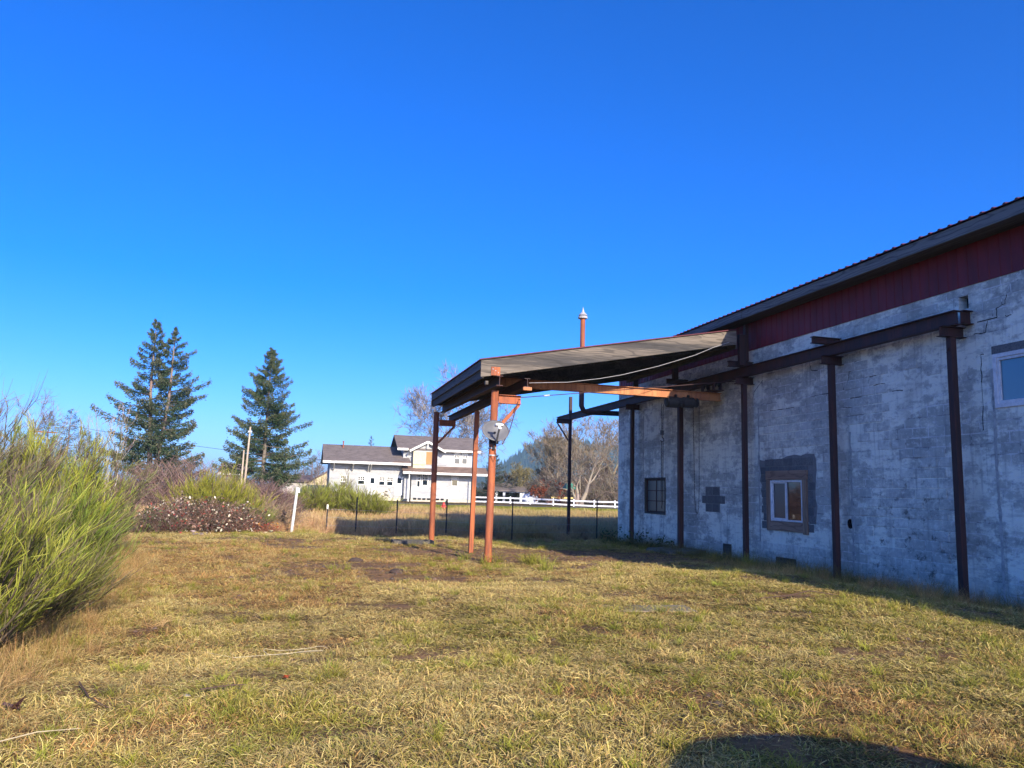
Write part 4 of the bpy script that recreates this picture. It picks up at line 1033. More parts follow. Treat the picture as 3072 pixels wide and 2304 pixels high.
# ------------------------------------------------------------------ neighbours glimpsed at the left
def gable_house(name, lab, x0, x1, Y, zb, eave, ridge, wall, roof, ridge_x=True, depth=8):
    r = empty(name, ((x0+x1)/2, Y, zb), lab, 'house')
    m = MB(); m.box(x0, x1, Y, Y+depth, zb-.6, eave); m.build('wall', wall, r)
    m = MB()
    if ridge_x:
        roof_plane(m, x0-.5, x1+.5, Y-.6, eave, Y+depth/2, ridge); roof_plane(m, x0-.5, x1+.5, Y+depth/2+.001, ridge, Y+depth+.6, eave)
    else:
        xm = (x0+x1)/2
        for s0, s1, za, zb_ in ((x0-.5, xm, eave-.1, ridge), (xm, x1+.5, ridge, eave-.1)):
            m.hexa([(s0, Y-.5, za-.15), (s1, Y-.5, zb_-.15), (s1, Y+depth, zb_-.15), (s0, Y+depth, za-.15), (s0, Y-.5, za), (s1, Y-.5, zb_), (s1, Y+depth, zb_), (s0, Y+depth, za)])
        g = MB(); g.face([(x0, Y-.001, eave-.02), (x1, Y-.001, eave-.02), (xm, Y-.001, ridge-.15)]); g.build('gable', wall, r)
    m.build('roof', roof, r)
    return r
MAT_YELLOW = mat_mottled('weathered_yellow_boards', (.62, .50, .30), (.48, .38, .24), 1.0, .85, .1)
def zat(px, py, Y): return at_y(px, py, Y).z
a = at_y(666, 1012, 112); b = at_y(738, 1012, 112)
ze, zr_ = zat(668, 1042, 112), zat(738, 1001, 112)
y_h = gable_house('yellow_house', 'pale yellow gabled house just left of the white house', a.x, 2*b.x-a.x, 112, -.2, ze, zr_, MAT_YELLOW, MAT_SHINGLE_B, False)
m = MB(); m.box(a.x+.1, b.x-1.5, 111.9, 111.98, -.1, ze-.35); m.build('dark_panel', mat_mottled('dark_blue_mottle', (.10, .14, .19), (.03, .035, .05), .9, .8, .1), y_h)  # mottled dark blue panel across the lower house front
c1 = at_y(479, 1020, 118); c2 = at_y(526, 1020, 118); ze, zr_ = zat(500, 1021, 117), zat(500, 1001, 122)
g_ = gable_house('bungalow', 'low bungalow with tan roof between the two big firs', c1.x, c2.x, 118, .0, ze, zr_, mat_flat('grey_green_siding', (.16, .19, .17), .8), mat_mottled('tan_shingles', (.30, .22, .165), (.21, .155, .12), .8, .9, .1))
m = MB(); m.box(c1.x-.5, c2.x+.5, 117.3, 117.38, ze-.3, ze-.05); m.build('gutter_board', MAT_WTRIM, g_)
d1 = at_y(606, 1040, 122); d2 = at_y(668, 1040, 122); ze, zr_ = zat(640, 1038, 121), zat(640, 1026, 126)
g_ = gable_house('long_shed', 'long low brown roofed shed left of the yellow house', d1.x, d2.x, 122, .0, ze, zr_, mat_flat('pale_shed_wall', (.5, .46, .42), .8), mat_mottled('brown_shed_roof', (.19, .14, .13), (.13, .10, .095), .8, .9, .1))

# ------------------------------------------------------------------ white rail fence, pavilion, tank, shelter, hydrant
def zB(x, y): return (1500+x*.19891)/1.38879, (1230+y*.19891)/1.38879
rf = empty('rail_fence', (30, 86, .12), 'white two rail wooden fence along the far side of the road', 'fence')
fa, fb = (20.0, 92.5), (47.0, 82.0)
nF = 12; fv = [Vector((fa[0]+(fb[0]-fa[0])*i/nF, fa[1]+(fb[1]-fa[1])*i/nF-(1.2 if i > 3 else 0), 0)) for i in range(nF+1)]
for p in fv: p.z = gpt(p.x, p.y).z-.25
ME = None
for i, p in enumerate(fv):
    m = MB(); m.box(p.x-.07, p.x+.07, p.y-.07, p.y+.07, p.z-.3, p.z+1.12); m.build('fence_post', MAT_VINYL, rf)
for i in range(nF):
    for h in (.42, .92):
        m = MB(); m.bar(fv[i]+Vector((.072, -.09, h)), fv[i+1]+Vector((-.072, -.09, h)), .045, .17); m.build('rail', MAT_VINYL, rf)
# pavilion
v0 = at_y(*zB(-60, 1340), 103); v1 = at_y(*zB(352, 1340), 103)
pv = empty('pavilion', ((v0.x+v1.x)/2, 103, .2), 'open white posted pavilion with grey shingle roof behind the rail fence', 'pavilion')
zt = at_y(*zB(200, 1244), 103).z
for x in (v0.x, v0.x*.72+v1.x*.28, v0.x*.1+v1.x*.9, v1.x):
    m = MB(); m.box(x-.16, x+.16, 103-.16, 103+.16, -.2, zt-.01); m.build('post', MAT_VINYL, pv)
m = MB(); m.box(v0.x-.3, v1.x+.3, 102.7, 103.3, zt, zt+.25); m.build('beam', MAT_VINYL, pv)
m = MB(); roof_plane(m, v0.x-.5, v1.x+.5, 102.4, zt+.28, 106, zt+1.3); roof_plane(m, v0.x-.5, v1.x+.5, 106.001, zt+1.3, 109.6, zt+.28); m.build('roof', MAT_SHINGLE, pv)
m = MB(); m.box(v0.x+.3, v1.x-.3, 108.9, 109.1, .1, zt); m.build('back_wall', MAT_SHINGLE_B, pv)
# propane tank
t0 = at_y(*zB(335, 1350), 95); t1 = at_y(*zB(575, 1375), 95)
xa, xb = t0.x, t1.x; r = .78; zc2 = at_y(*zB(450, 1355), 95).z
pt = empty('propane_tank', ((xa+xb)/2, 95, zc2-r-.4), 'long white propane tank on saddles behind the rail fence', 'propane tank')
m = MB(); m.lathe((xa, 95, zc2), [(.02, 0), (r*.5, .09), (r*.85, .3), (r, .6), (r, xb-xa-.6), (r*.85, xb-xa-.3), (r*.5, xb-xa-.09), (.02, xb-xa)], 20, axis='X'); m.build('shell', MAT_VINYL, pt, smooth=True)
for x in (xa+.8, xb-.8):
    m = MB(); m.box(x-.12, x+.12, 94.5, 95.5, -.3, zc2-r*.8); m.build('saddle', MAT_VINYL, pt)
m = MB(); m.lathe(((xa+xb)/2, 95, zc2+r-.05), [(.22, 0), (.22, .18), (.1, .27)], 12); m.build('valve_dome', MAT_VINYL, pt)
# play shelter with yellow rail and green roof
s0 = at_y(*zB(800, 1320), 97); s1 = at_y(*zB(1140, 1300), 97)
sh = empty('play_shelter', ((s0.x+s1.x)/2, 97, .1), 'wooden play shelter with yellow top rail and small green roof beside big bare tree', 'play shelter')
zt = s0.z
for x in (s0.x, s0.x+1.6, (s0.x+s1.x)/2, s1.x):
    m = MB(); m.box(x-.09, x+.09, 96.9, 97.1, -.2, zt+(1.6 if x == s1.x else -.02)); m.build('post', mat_flat('bare_timber', (.26, .16, .09), .8), sh)
m = MB(); m.box(s0.x-.3, s1.x+.3, 96.84, 96.89, zt-.12, zt+.1); m.build('top_rail', mat_flat('yellow_rail_paint', (.55, .42, .14), .6), sh)
m = MB(); m.box(s0.x, s1.x, 98.4, 98.5, .1, zt-.6); m.build('back_boards', mat_flat('brown_boards', (.14, .085, .05), .8), sh)
m = MB(); g0 = s1.x-.9; m.hexa([(g0-.7, 96.2, zt+1.15), (g0+.7, 96.2, zt+1.15), (g0+.7, 98, zt+1.15), (g0-.7, 98, zt+1.15), (g0-.4, 96.9, zt+2.0), (g0+.4, 96.9, zt+2.0), (g0+.4, 97.3, zt+2.0), (g0-.4, 97.3, zt+2.0)]); m.build('canopy_top', mat_flat('green_plastic', (.05, .25, .16), .5), sh)
# hydrant
hp = at_y(958, 1104, 62); hz = hp.z
hy = empty('fire_hydrant', (hp.x, 62, hz), 'red fire hydrant standing in dry grass in front of the road', 'fire hydrant')
MAT_HYD = mat_flat('red_hydrant_paint', (.62, .045, .035), .45, .5)
m = MB(); m.lathe((hp.x, 62, hz), [(.17, -.2), (.17, .04), (.12, .05), (.115, .42), (.15, .44), (.15, .48), (.125, .50), (.11, .58), (.06, .66), (.045, .68), (.045, .73)], 14); m.build('barrel', MAT_HYD, hy, smooth=False)
for (ax, c, L) in (('X', (hp.x+.11, 62, hz+.34), .11), ('X', (hp.x-.22, 62, hz+.34), .11), ('Y', (hp.x, 61.75, hz+.30), .15)):
    m = MB(); m.lathe(c, [(.07, 0), (.075, .03), (.06, L)], 10, axis=ax); m.build('outlet_cap', MAT_HYD, hy)
# ------------------------------------------------------------------ vegetation builders
def jitter_col(base, n, amt=.25, hue=.08):
    base = np.asarray(base, float); k = 1+rng.uniform(-amt, amt, (n, 1)); h = 1+rng.uniform(-hue, hue, (n, 3))
    return np.clip(base*k*h, 0, 1)
def cat(parts):
    """list of (V,F,C) -> one"""
    Vs, Fs, Cs, o = [], [], [], 0
    for V, F, C in parts:
        Vs.append(V); Fs.append(F+o); Cs.append(C); o += len(V)
    return np.concatenate(Vs), np.concatenate(Fs), np.concatenate(Cs)

def broom(x, y, h, r, label, n_main=60, sprigs=70, green=(.155, .20, .028), tipc=(.27, .28, .045), wood=(.10, .075, .05), lean=(0, 0), w=.0075, dead=0.12, group='scotch broom shrubs', sl=.40, name='broom_shrub', catg='shrub'):
    z = gpt(x, y).z
    root = empty(name, (x, y, z), label, catg, group)
    th = rng.uniform(0, 2*np.pi, n_main); ra = np.sqrt(rng.uniform(0, 1, n_main))
    base = np.stack([x+np.cos(th)*ra*r*.30, y+np.sin(th)*ra*r*.30, np.full(n_main, z-.05)], 1)
    Hh = h*(1.0-.50*ra**2)*rng.uniform(.72, 1.06, n_main)
    tip = np.stack([x+np.cos(th)*ra*r*1.05+lean[0]*Hh+rng.normal(0, .10*r, n_main), y+np.sin(th)*ra*r*1.05+lean[1]*Hh+rng.normal(0, .10*r, n_main), z+Hh*.92], 1)
    mid = (base+tip)/2; mid[:, :2] += (tip-base)[:, :2]*.12; mid[:, 2] -= h*.06
    # woody stems
    ts = np.linspace(0, 1, 6); P = [base*(1-t)**2+mid*2*t*(1-t)+tip*t*t for t in ts]
    V, F = seg_tubes(np.concatenate(P[:-1]), np.concatenate(P[1:]), np.repeat(np.linspace(.022, .009, 5), n_main), np.repeat(np.linspace(.018, .005, 5), n_main), 4)
    np_mesh('woody_stem', V, F, BARK, root, jitter_col(wood, len(V)//8, .3).repeat(8, 0))
    # side branches carry the sprigs in plumes, with gaps between them
    ns = 9; S = n_main*ns; bm_ = np.repeat(np.arange(n_main), ns)
    t = (rng.uniform(.10, 1, S)**.75)[:, None]
    q0 = base[bm_]*(1-t)**2+mid[bm_]*2*t*(1-t)+tip[bm_]*t*t
    out = np.stack([np.cos(th[bm_])*ra[bm_], np.sin(th[bm_])*ra[bm_], np.zeros(S)], 1)
    sd_ = np.array([0, 0, .85])+out*rng.uniform(.2, 1.0, (S, 1))+rng.normal(0, .45, (S, 3))*np.array([1, 1, .35])+np.array([lean[0], lean[1], 0])
    sd_ /= np.linalg.norm(sd_, axis=1)[:, None]
    q1 = q0+sd_*sl*rng.uniform(.5, 1.25, (S, 1))
    V, F = ribbons(q0, q1, (q0+q1)/2+rng.normal(0, .03, (S, 3)), .011, .004, 2)
    np_mesh('side_branches', V, F, BARK, root, jitter_col((.13, .12, .05), S, .4).repeat(6, 0))
    k = max(3, int(sprigs*1.3)//ns); N = S*k; b = np.repeat(np.arange(S), k)
    f = rng.uniform(.15, 1, (N, 1)); p0 = q0[b]+(q1-q0)[b]*f; t = t[b]
    dr = sd_[b]+rng.normal(0, .30, (N, 3))+np.array([0, 0, .25]); dr /= np.linalg.norm(dr, axis=1)[:, None]
    L = sl*rng.uniform(.35, 1.0, (N, 1))*(.7+.3*t)
    p1 = p0+dr*L; pm = (p0+p1)/2+rng.normal(0, .02, (N, 3))
    V, F = ribbons(p0, p1, pm, w*rng.uniform(.7, 1.3, N), w*.35, 2)
    deadb = rng.uniform(0, 1, S) < dead*.8
    isd = ((rng.uniform(0, 1, N) < dead*.35) | deadb[b])[:, None]
    cb = jitter_col(np.array(green)*1.25, N, .35); ct = jitter_col(np.array(tipc)*1.25, N, .3)
    mixw = np.clip(rng.uniform(0, 1, (S, 1))[b]*.7+rng.uniform(-.2, .2, (N, 1)), 0, .9)
    cb = cb*(1-mixw)+ct*mixw*.9
    dcol = jitter_col((.22, .165, .11), N, .3)
    cb = np.where(isd, dcol*.8, cb); ct = np.where(isd, dcol, ct)
    C = np.stack([cb*.6, cb*.6, cb, cb, ct, ct], 1).reshape(-1, 3)
    np_mesh('green_stems', V, F, LEAF, root, C)
    return root

def thicket(x, y, rx, ry, h, label, n=2600, cane=(.16, .085, .08), leaves=None, name='bramble_thicket', catg='bramble', w=.010, group='bramble thickets', arch=1.0, L=(.45, 1.05)):
    z = gpt(x, y).z
    root = empty(name, (x, y, z), label, catg, group)
    th = rng.uniform(0, 2*np.pi, n); ra = np.sqrt(rng.uniform(0, 1, n))
    hh = h*np.sqrt(np.maximum(1-ra**2, 0.02))*(.72+.5*vnoise(np.cos(th)*ra*3+x, np.sin(th)*ra*3+y, 77))
    b = np.stack([x+np.cos(th)*ra*rx, y+np.sin(th)*ra*ry, z+hh*rng.uniform(0, .75, n)], 1)
    a = rng.uniform(0, 2*np.pi, n); l = rng.uniform(L[0], L[1], n)
    d = np.stack([np.cos(a)*.6, np.sin(a)*.6, rng.uniform(-.15, .95, n)], 1); d /= np.linalg.norm(d, axis=1)[:, None]
    tip = b+d*l[:, None]; tip[:, 2] = np.minimum(tip[:, 2], z+hh*1.08+.1*rng.uniform(0, 1, n)); tip[:, 2] = np.maximum(tip[:, 2], z+.03)
    mid = (b+tip)/2+rng.normal(0, .16, (n, 3))*l[:, None]; mid[:, 2] += arch*.26*l*rng.uniform(.1, 1, n)
    V, F = ribbons(b, tip, mid, w*rng.uniform(.6, 1.3, n), w*.4, 3)
    np_mesh('canes', V, F, BARK, root, jitter_col(cane, n, .45, .12).repeat(8, 0))
    if leaves:
        for nm, cnt, colr, sz in leaves:
            i = rng.integers(0, n, cnt); i = np.where(rng.uniform(0, 1, cnt) < .7, np.argsort(b[:, 1]*1.0-b[:, 2]*1.5)[(rng.uniform(0, 1, cnt)**1.3*n*.6).astype(int)], i); t = rng.uniform(.3, 1, (cnt, 1))
            p = b[i]*(1-t)**2+mid[i]*2*t*(1-t)+tip[i]*t*t+rng.normal(0, .05, (cnt, 3))
            s_ = sz*rng.uniform(.5, 1.3, (cnt, 1)); u = rng.normal(0, 1, (cnt, 3)); u /= np.linalg.norm(u, axis=1)[:, None]
            v = np.cross(u, rng.normal(0, 1, (cnt, 3))); v /= np.linalg.norm(v, axis=1)[:, None]
            Vq = np.stack([p-u*s_, p+v*s_*.55, p+u*s_, p-v*s_*.55], 1).reshape(-1, 3)
            np_mesh(nm, Vq, np.arange(cnt*4).reshape(-1, 4), LEAF, root, jitter_col(colr, cnt, .3).repeat(4, 0))
    return root

def conifer(x, y, h, label, r_low, tops=((0, 0, 1.0),), n_br=150, spr=170, dark=(.035, .062, .034), warm=(.085, .080, .045), crown0=.12, group='fir trees', seed=1, fine=1.0, gap=.0, name='fir_tree', droop=1.0):
    g = np.random.default_rng(seed); z = gpt(x, y).z
    root = empty(name, (x, y, z), label, 'tree', group)
    segP0, segP1, r0, r1 = [], [], [], []
    for (ox, oy, hf) in tops:
        k = 10
        for i in range(k):
            a, b = i/k, (i+1)/k
            f = lambda t: np.array([x+ox*min(1, t*1.6), y+oy*min(1, t*1.6), z-.3+(h*hf+.3)*t])
            segP0.append(f(a)); segP1.append(f(b)); rr = h*.016
            r0.append(rr*(1-a)+.02); r1.append(rr*(1-b)+.02)
    V, F = seg_tubes(segP0, segP1, r0, r1, 7)
    np_mesh('trunk', V, F, BARK, root, jitter_col((.20, .15, .12), len(V)//14, .2).repeat(14, 0))
    parts, bp0, bp1, br0, br1 = [], [], [], [], []
    for (ox, oy, hf) in tops:
        H = h*hf
        for i in range(n_br):
            t = crown0+(1-crown0)*(i+g.uniform(0, 1))/n_br
            zz = z+H*t
            lean = min(1, t*1.6)
            cx_, cy_ = x+ox*lean, y+oy*lean
            prof = (1-t)**.80*(.62+.45*min(1, (t-crown0)*6+.3))
            Lb = r_low*prof*g.uniform(.45, 1.12)*(1.3 if g.uniform() < .10 else 1)+.12
            if g.uniform() < gap: continue
            a = g.uniform(0, 2*np.pi)
            if ox and len(tops) > 1 and math.cos(a)*ox < 0 and t < .82 and g.uniform() < .35: Lb *= .6
            d = np.array([math.cos(a), math.sin(a), 0.0])
            b0 = np.array([cx_, cy_, zz])
            up = (.75-1.0*(1-t)*.75*droop)+g.normal(0, .09)
            tip = b0+d*Lb+np.array([0, 0, Lb*(up*.5+.10)])
            mid = b0+d*Lb*.55+np.array([0, 0, Lb*(up*.30-.13*droop)])
            bp0 += [b0, mid*.5+b0*.25+tip*.25]; bp1 += [mid*.5+b0*.25+tip*.25, tip]; br0 += [.012*Lb+.012, .008*Lb+.008]; br1 += [.008*Lb+.008, .006]
            M_ = max(8, int(spr*2.0*fine*(.25+Lb/r_low)))
            s = g.uniform(.12, 1, M_)**.75
            s = s[:, None]; pc = b0*(1-s)**2+mid*2*s*(1-s)+tip*s*s
            side = np.array([-d[1], d[0], 0]); wdt = Lb*.26*np.sin(np.pi*np.clip(s*.9+.08, 0, 1))**.7*(1.15-s*.6)
            off = g.uniform(-1, 1, (M_, 1))
            p0 = pc+side*off*wdt*.85+g.normal(0, .05, (M_, 3))+np.array([0, 0, 1])*g.normal(-.05*droop, .05+.02*Lb, (M_, 1))
            dr = d*g.uniform(.2, 1, (M_, 1))+side*off*.9+np.array([0, 0, -1])*g.uniform(-.35, 1.0, (M_, 1))*droop
            dr /= np.linalg.norm(dr, axis=1)[:, None]
            l = (.10+.0085*h)*g.uniform(.5, 1.25, (M_, 1))*(.55+.45*(1-t)**.5); w_ = l*.32
            u = np.cross(dr, g.normal(0, 1, (M_, 3))); u /= np.maximum(np.linalg.norm(u, axis=1), 1e-6)[:, None]
            Vq = np.stack([p0-u*w_*.3, p0+dr*l*.5-u*w_*.6, p0+dr*l, p0+dr*l*.45+u*w_*.6], 1).reshape(-1, 3)
            wm = np.clip((s-.55)*1.2+g.uniform(-.35, .3, (M_, 1)), 0, .8)
            c = (np.array(dark)*(1-wm)+np.array(warm)*wm)*g.uniform(.65, 1.4, (M_, 1))
            parts.append((Vq, np.arange(M_*4).reshape(-1, 4), c.repeat(4, 0)))
    V, F, C = cat(parts); np_mesh('crown', V, F, LEAF, root, C)
    V, F = seg_tubes(bp0, bp1, br0, br1, 4); np_mesh('branches', V, F, BARK, root, jitter_col((.13, .10, .08), len(V)//8, .2).repeat(8, 0))
    return root

def bare_tree(x, y, h, label, trunks=((0, 0, 1),), r=.2, spread=.5, depth=6, bark=(.30, .265, .21), twig=(.22, .18, .14), seed=1, group='bare winter trees', name='bare_tree', fork=(2, 4), first=.28, leaf=None, twigs=4, tw=.012, catg='tree', upb=.35):
    g = np.random.default_rng(seed); z = gpt(x, y).z
    root = empty(name, (x, y, z), label, catg, group)
    P0, P1, R0, R1, D = [], [], [], [], []
    tips = []
    def grow(p, d, L, rad, k):
        n = 3 if k < 3 else 2
        for i in range(n):
            d = d+g.normal(0, .13, 3)+np.array([0, 0, upb*.14]); d /= np.linalg.norm(d)
            q = p+d*L/n; r2 = rad*(.86 if i < n-1 else .74)
            P0.append(p); P1.append(q); R0.append(rad); R1.append(r2); D.append(k)
            if k >= 1 and k < depth-1 and g.uniform() < .55:
                dd = d+g.normal(0, .8, 3); dd /= np.linalg.norm(dd); grow(q, dd, L*.52, rad*.42, max(k+2, depth-2))
            p, rad = q, r2
        if k >= depth-1: tips.append((p, d, L)); return
        for _ in range(g.integers(*fork)):
            s_ = spread*(1.0 if k else 1.15)
            dd = d+g.normal(0, s_, 3); dd[2] += upb*.25; dd /= np.linalg.norm(dd)
            grow(p, dd, L*g.uniform(.62, .86), rad*g.uniform(.55, .75), k+1)
    for (tx, ty, s_) in trunks:
        d = np.array([tx, ty, 1.0]); d /= np.linalg.norm(d)
        grow(np.array([x+tx*.15, y+ty*.15, z-.25]), d, h*first*s_, r*s_, 0)
    P0 = np.array(P0); P1 = np.array(P1); R0 = np.maximum(R0, tw*.6); R1 = np.maximum(R1, tw*.5); D = np.array(D)
    top = P1[:, 2].max()-z; sc = h/top
    org = np.array([x, y, z]); P0 = org+(P0-org)*sc; P1 = org+(P1-org)*sc
    big = D <= 2
    V, F = seg_tubes(P0[big], P1[big], R0[big], R1[big], 7); np_mesh('trunk', V, F, BARK, root, jitter_col(bark, len(V)//14, .2).repeat(14, 0))
    V, F = seg_tubes(P0[~big], P1[~big], R0[~big], R1[~big], 3)
    ex = [(V, F, jitter_col(np.array(bark)*.5+np.array(twig)*.5, len(V)//6, .3).repeat(6, 0))]
    T = np.array([t[0] for t in tips]); T = org+(T-org)*sc; TD = np.array([t[1] for t in tips]); n = len(T)*twigs
    b = T.repeat(twigs, 0); d = TD.repeat(twigs, 0)+g.normal(0, .55, (n, 3)); d /= np.linalg.norm(d, axis=1)[:, None]
    l = h*g.uniform(.03, .075, (n, 1)); V, F = ribbons(b, b+d*l, b+d*l*.5+g.normal(0, .02*h*.1, (n, 3)), tw*1.3, tw*.5, 1)
    ex.append((V, F, jitter_col(twig, n, .35).repeat(4, 0)))
    if leaf:
        cnt, colr, sz = leaf; i = g.integers(0, len(b), cnt); p = b[i]+d[i]*l[i]*g.uniform(0, 1, (cnt, 1)); u = g.normal(0, 1, (cnt, 3)); u /= np.linalg.norm(u, axis=1)[:, None]
        v = np.cross(u, g.normal(0, 1, (cnt, 3))); v /= np.linalg.norm(v, axis=1)[:, None]
        Vq = np.stack([p-u*sz, p+v*sz*.6, p+u*sz, p-v*sz*.6], 1).reshape(-1, 3)
        np_mesh('dry_leaves', Vq, np.arange(cnt*4).reshape(-1, 4), LEAF, root, jitter_col(colr, cnt, .35).repeat(4, 0))
    V, F, C = cat(ex); np_mesh('crown', V, F, BARK, root, C)
    return root

# ------------------------------------------------------------------ left bank: broom, dead brush
broom(-3.0, 7.9, 1.5, 1.05, 'bright green broom shrub nearest the viewer at the left edge', 75, 85, (.15, .18, .022), (.37, .36, .06), lean=(.12, -.05), w=.008, sl=.34, dead=.22)
broom(-4.0, 9.6, 2.1, 1.1, 'green broom shrub with bare brown stems just behind the front one at left', 60, 70, (.11, .15, .022), (.22, .24, .05), lean=(.05, 0), dead=.4, w=.009)
broom(-4.75, 12.3, 3.0, 1.2, 'tall half dead grey broom shrub reaching highest at the left edge', 60, 70, (.17, .15, .06), (.24, .20, .10), dead=.8, w=.009, sl=.55)
broom(-4.3, 13.6, 2.45, 1.25, 'large yellow green broom shrub in the middle of the left bank', 85, 85, (.15, .18, .022), (.36, .35, .045), lean=(.08, 0), w=.011, dead=.25)
broom(-4.35, 15.2, 2.0, 1.25, 'broad olive broom shrub leaning over the lawn at the end of the left bank', 80, 85, (.13, .17, .025), (.28, .29, .05), lean=(.12, -.05), w=.011, dead=.28)
broom(-5.2, 16.8, 2.65, 1.3, 'dark green broom shrub standing behind the yellow green ones on the left bank', 70, 80, (.10, .15, .035), (.19, .24, .055), w=.012)
broom(-4.4, 19.5, 3.05, .95, 'thin tall olive broom in front of the twin-topped fir', 40, 60, (.13, .14, .045), (.22, .22, .08), w=.012, dead=.35)
broom(-7.3, 15.0, 2.8, 1.5, 'brown brushy broom at the far left edge behind the grey one', 60, 60, (.17, .14, .07), (.25, .21, .11), dead=.65, w=.012)
broom(-2.95, 9.9, .75, .7, 'low sprawling olive broom at the foot of the left bank', 40, 50, (.14, .15, .03), (.26, .25, .06), lean=(.4, -.2), w=.007, sl=.42, dead=.3)
broom(-3.3, 11.9, 1.3, .8, 'small green broom with a dark hollow beside it low on the left bank', 50, 70, (.10, .15, .02), (.22, .26, .04), lean=(.2, -.1), w=.009, sl=.45)
# mid-distance
broom(-3.1, 32.3, 2.3, 1.6, 'round yellow green broom above the blackberry leaves', 70, 75, (.16, .18, .02), (.34, .31, .035), w=.014, sl=.6, dead=.05)
broom(-1.8, 32.0, 1.05, .7, 'little green broom at the right end of the blackberry patch', 35, 50, (.12, .17, .03), (.25, .27, .05), w=.012, sl=.45)
for (px, pt_, Yd, r_, lab) in ((668, 1050, 45, 1.45, 'olive broom directly right of the white pipe post'), (716, 1044, 46, 1.5, 'bushy green broom in front of the white house wing'), (752, 1046, 46.5, 1.35, 'green broom with a tall thin sprig below the house door'), (796, 1064, 43, 1.25, 'low round broom to the right of the tall-sprigged one')):
    a = at_y(px, pt_, Yd); broom(a.x, Yd, a.z-gpt(a.x, Yd).z, r_, lab, 60, 70, (.15, .18, .025), (.30, .30, .05), w=.017, sl=.55, dead=.15)
a = at_y(752, 1012, 47); broom(a.x, 47, a.z-gpt(a.x, 47).z, .35, 'single tall feathery broom sprig in front of the house', 12, 60, (.22, .21, .07), (.32, .30, .11), w=.015, sl=.5, dead=.3)
# brambles
WL = ('pale_leaves', 560, (.74, .66, .48), .055); RL = ('red_leaves', 420, (.36, .07, .05), .05); PL = ('pink_leaves', 620, (.44, .28, .20), .05); DL = ('dark_leaves', 2600, (.075, .06, .04), .05)
thicket(-3.45, 31.0, 2.25, 1.2, 1.3, 'blackberry patch speckled with pale and red leaves at the lawn edge', 4600, (.24, .15, .11), [WL, RL, PL, DL], 'blackberry_patch', w=.012, L=(.4, 1.0))
thicket(-5.0, 29.3, 1.1, .9, .9, 'low dark blackberry tangle beside the left bank', 1300, (.17, .11, .08), [('pale_leaves', 90, (.62, .52, .4), .045), ('red_leaves', 70, (.38, .05, .05), .045), ('olive_leaves', 600, (.08, .09, .03), .05)], 'blackberry_patch', w=.010, L=(.4, .9))
thicket(-5.6, 39.5, 4.6, 2.2, 3.15, 'tall purple brown bramble thicket below the twin-topped fir', 15000, (.22, .145, .115), None, w=.022)
thicket(at_y(566, 1060, 38).x, 38.0, 1.85, 1.6, 2.15, 'purple bramble thicket below the single fir', 12000, (.19, .12, .105), None, w=.020)
thicket(-1.6, 34.0, 1.7, 1.2, 1.6, 'brown bare brush behind the white pipe post', 2600, (.27, .19, .12), None, w=.018)
thicket(-1.5, 30.8, .9, .5, .42, 'reddish blackberry runner with orange leaves at the lawn edge', 500, (.30, .12, .07), [('orange_leaves', 60, (.60, .26, .05), .05), ('red_leaves', 40, (.45, .06, .05), .04)], 'blackberry_patch', w=.009, L=(.4, .9))
thicket(7.9, 33.0, .5, .5, .7, 'dark bare shrub standing in the building shadow under the canopy', 260, (.10, .08, .06), None, w=.010, L=(.3, .7))
for (x, y, hh, lab) in ((11.35, 25.0, .62, 'leafy weed at the wall beneath the six pane window'), (11.3, 27.2, .55, 'bramble sprout beside the far wall corner'), (11.45, 23.3, .35, 'small weed at the foot of the wide post')):
    thicket(x, y, .28, .25, hh, lab, 90, (.06, .07, .03), [('leaves', 110, (.035, .075, .022), .05)], 'weed', 'plant', w=.008, group='weeds along the wall', L=(.2, .5))
thicket(10.75, 7.9, .35, .35, .45, 'dead brown weed clump at the right edge by the wall', 240, (.24, .16, .11), None, 'dead_weed', 'plant', w=.006, group='weeds along the wall', L=(.2, .5))
# saplings and bare trees on the left
p = at_y(245, 1000, 30)
bare_tree(p.x, 30, 4.4, 'pale stemmed bare sapling in front of the twin-topped fir', ((.12, 0, 1), (-.35, .1, .8), (.05, .1, .9)), .045, .30, 4, (.46, .38, .30), (.32, .24, .19), 5, name='sapling', first=.34, tw=.009, upb=1.1, twigs=3)
p = at_y(60, 930, 75)
bare_tree(p.x-1, 75, 9.2, 'leafless round-crowned tree at the left edge of the skyline', ((0, 0, 1),), .22, .5, 6, (.17, .14, .12), (.24, .20, .18), 11, tw=.022)
p = at_y(12, 930, 80)
bare_tree(p.x-1, 82, 8.2, 'leafless tree cut off by the left edge of the photo', ((0, 0, 1),), .2, .5, 5, (.2, .17, .14), (.26, .22, .18), 12, tw=.022)
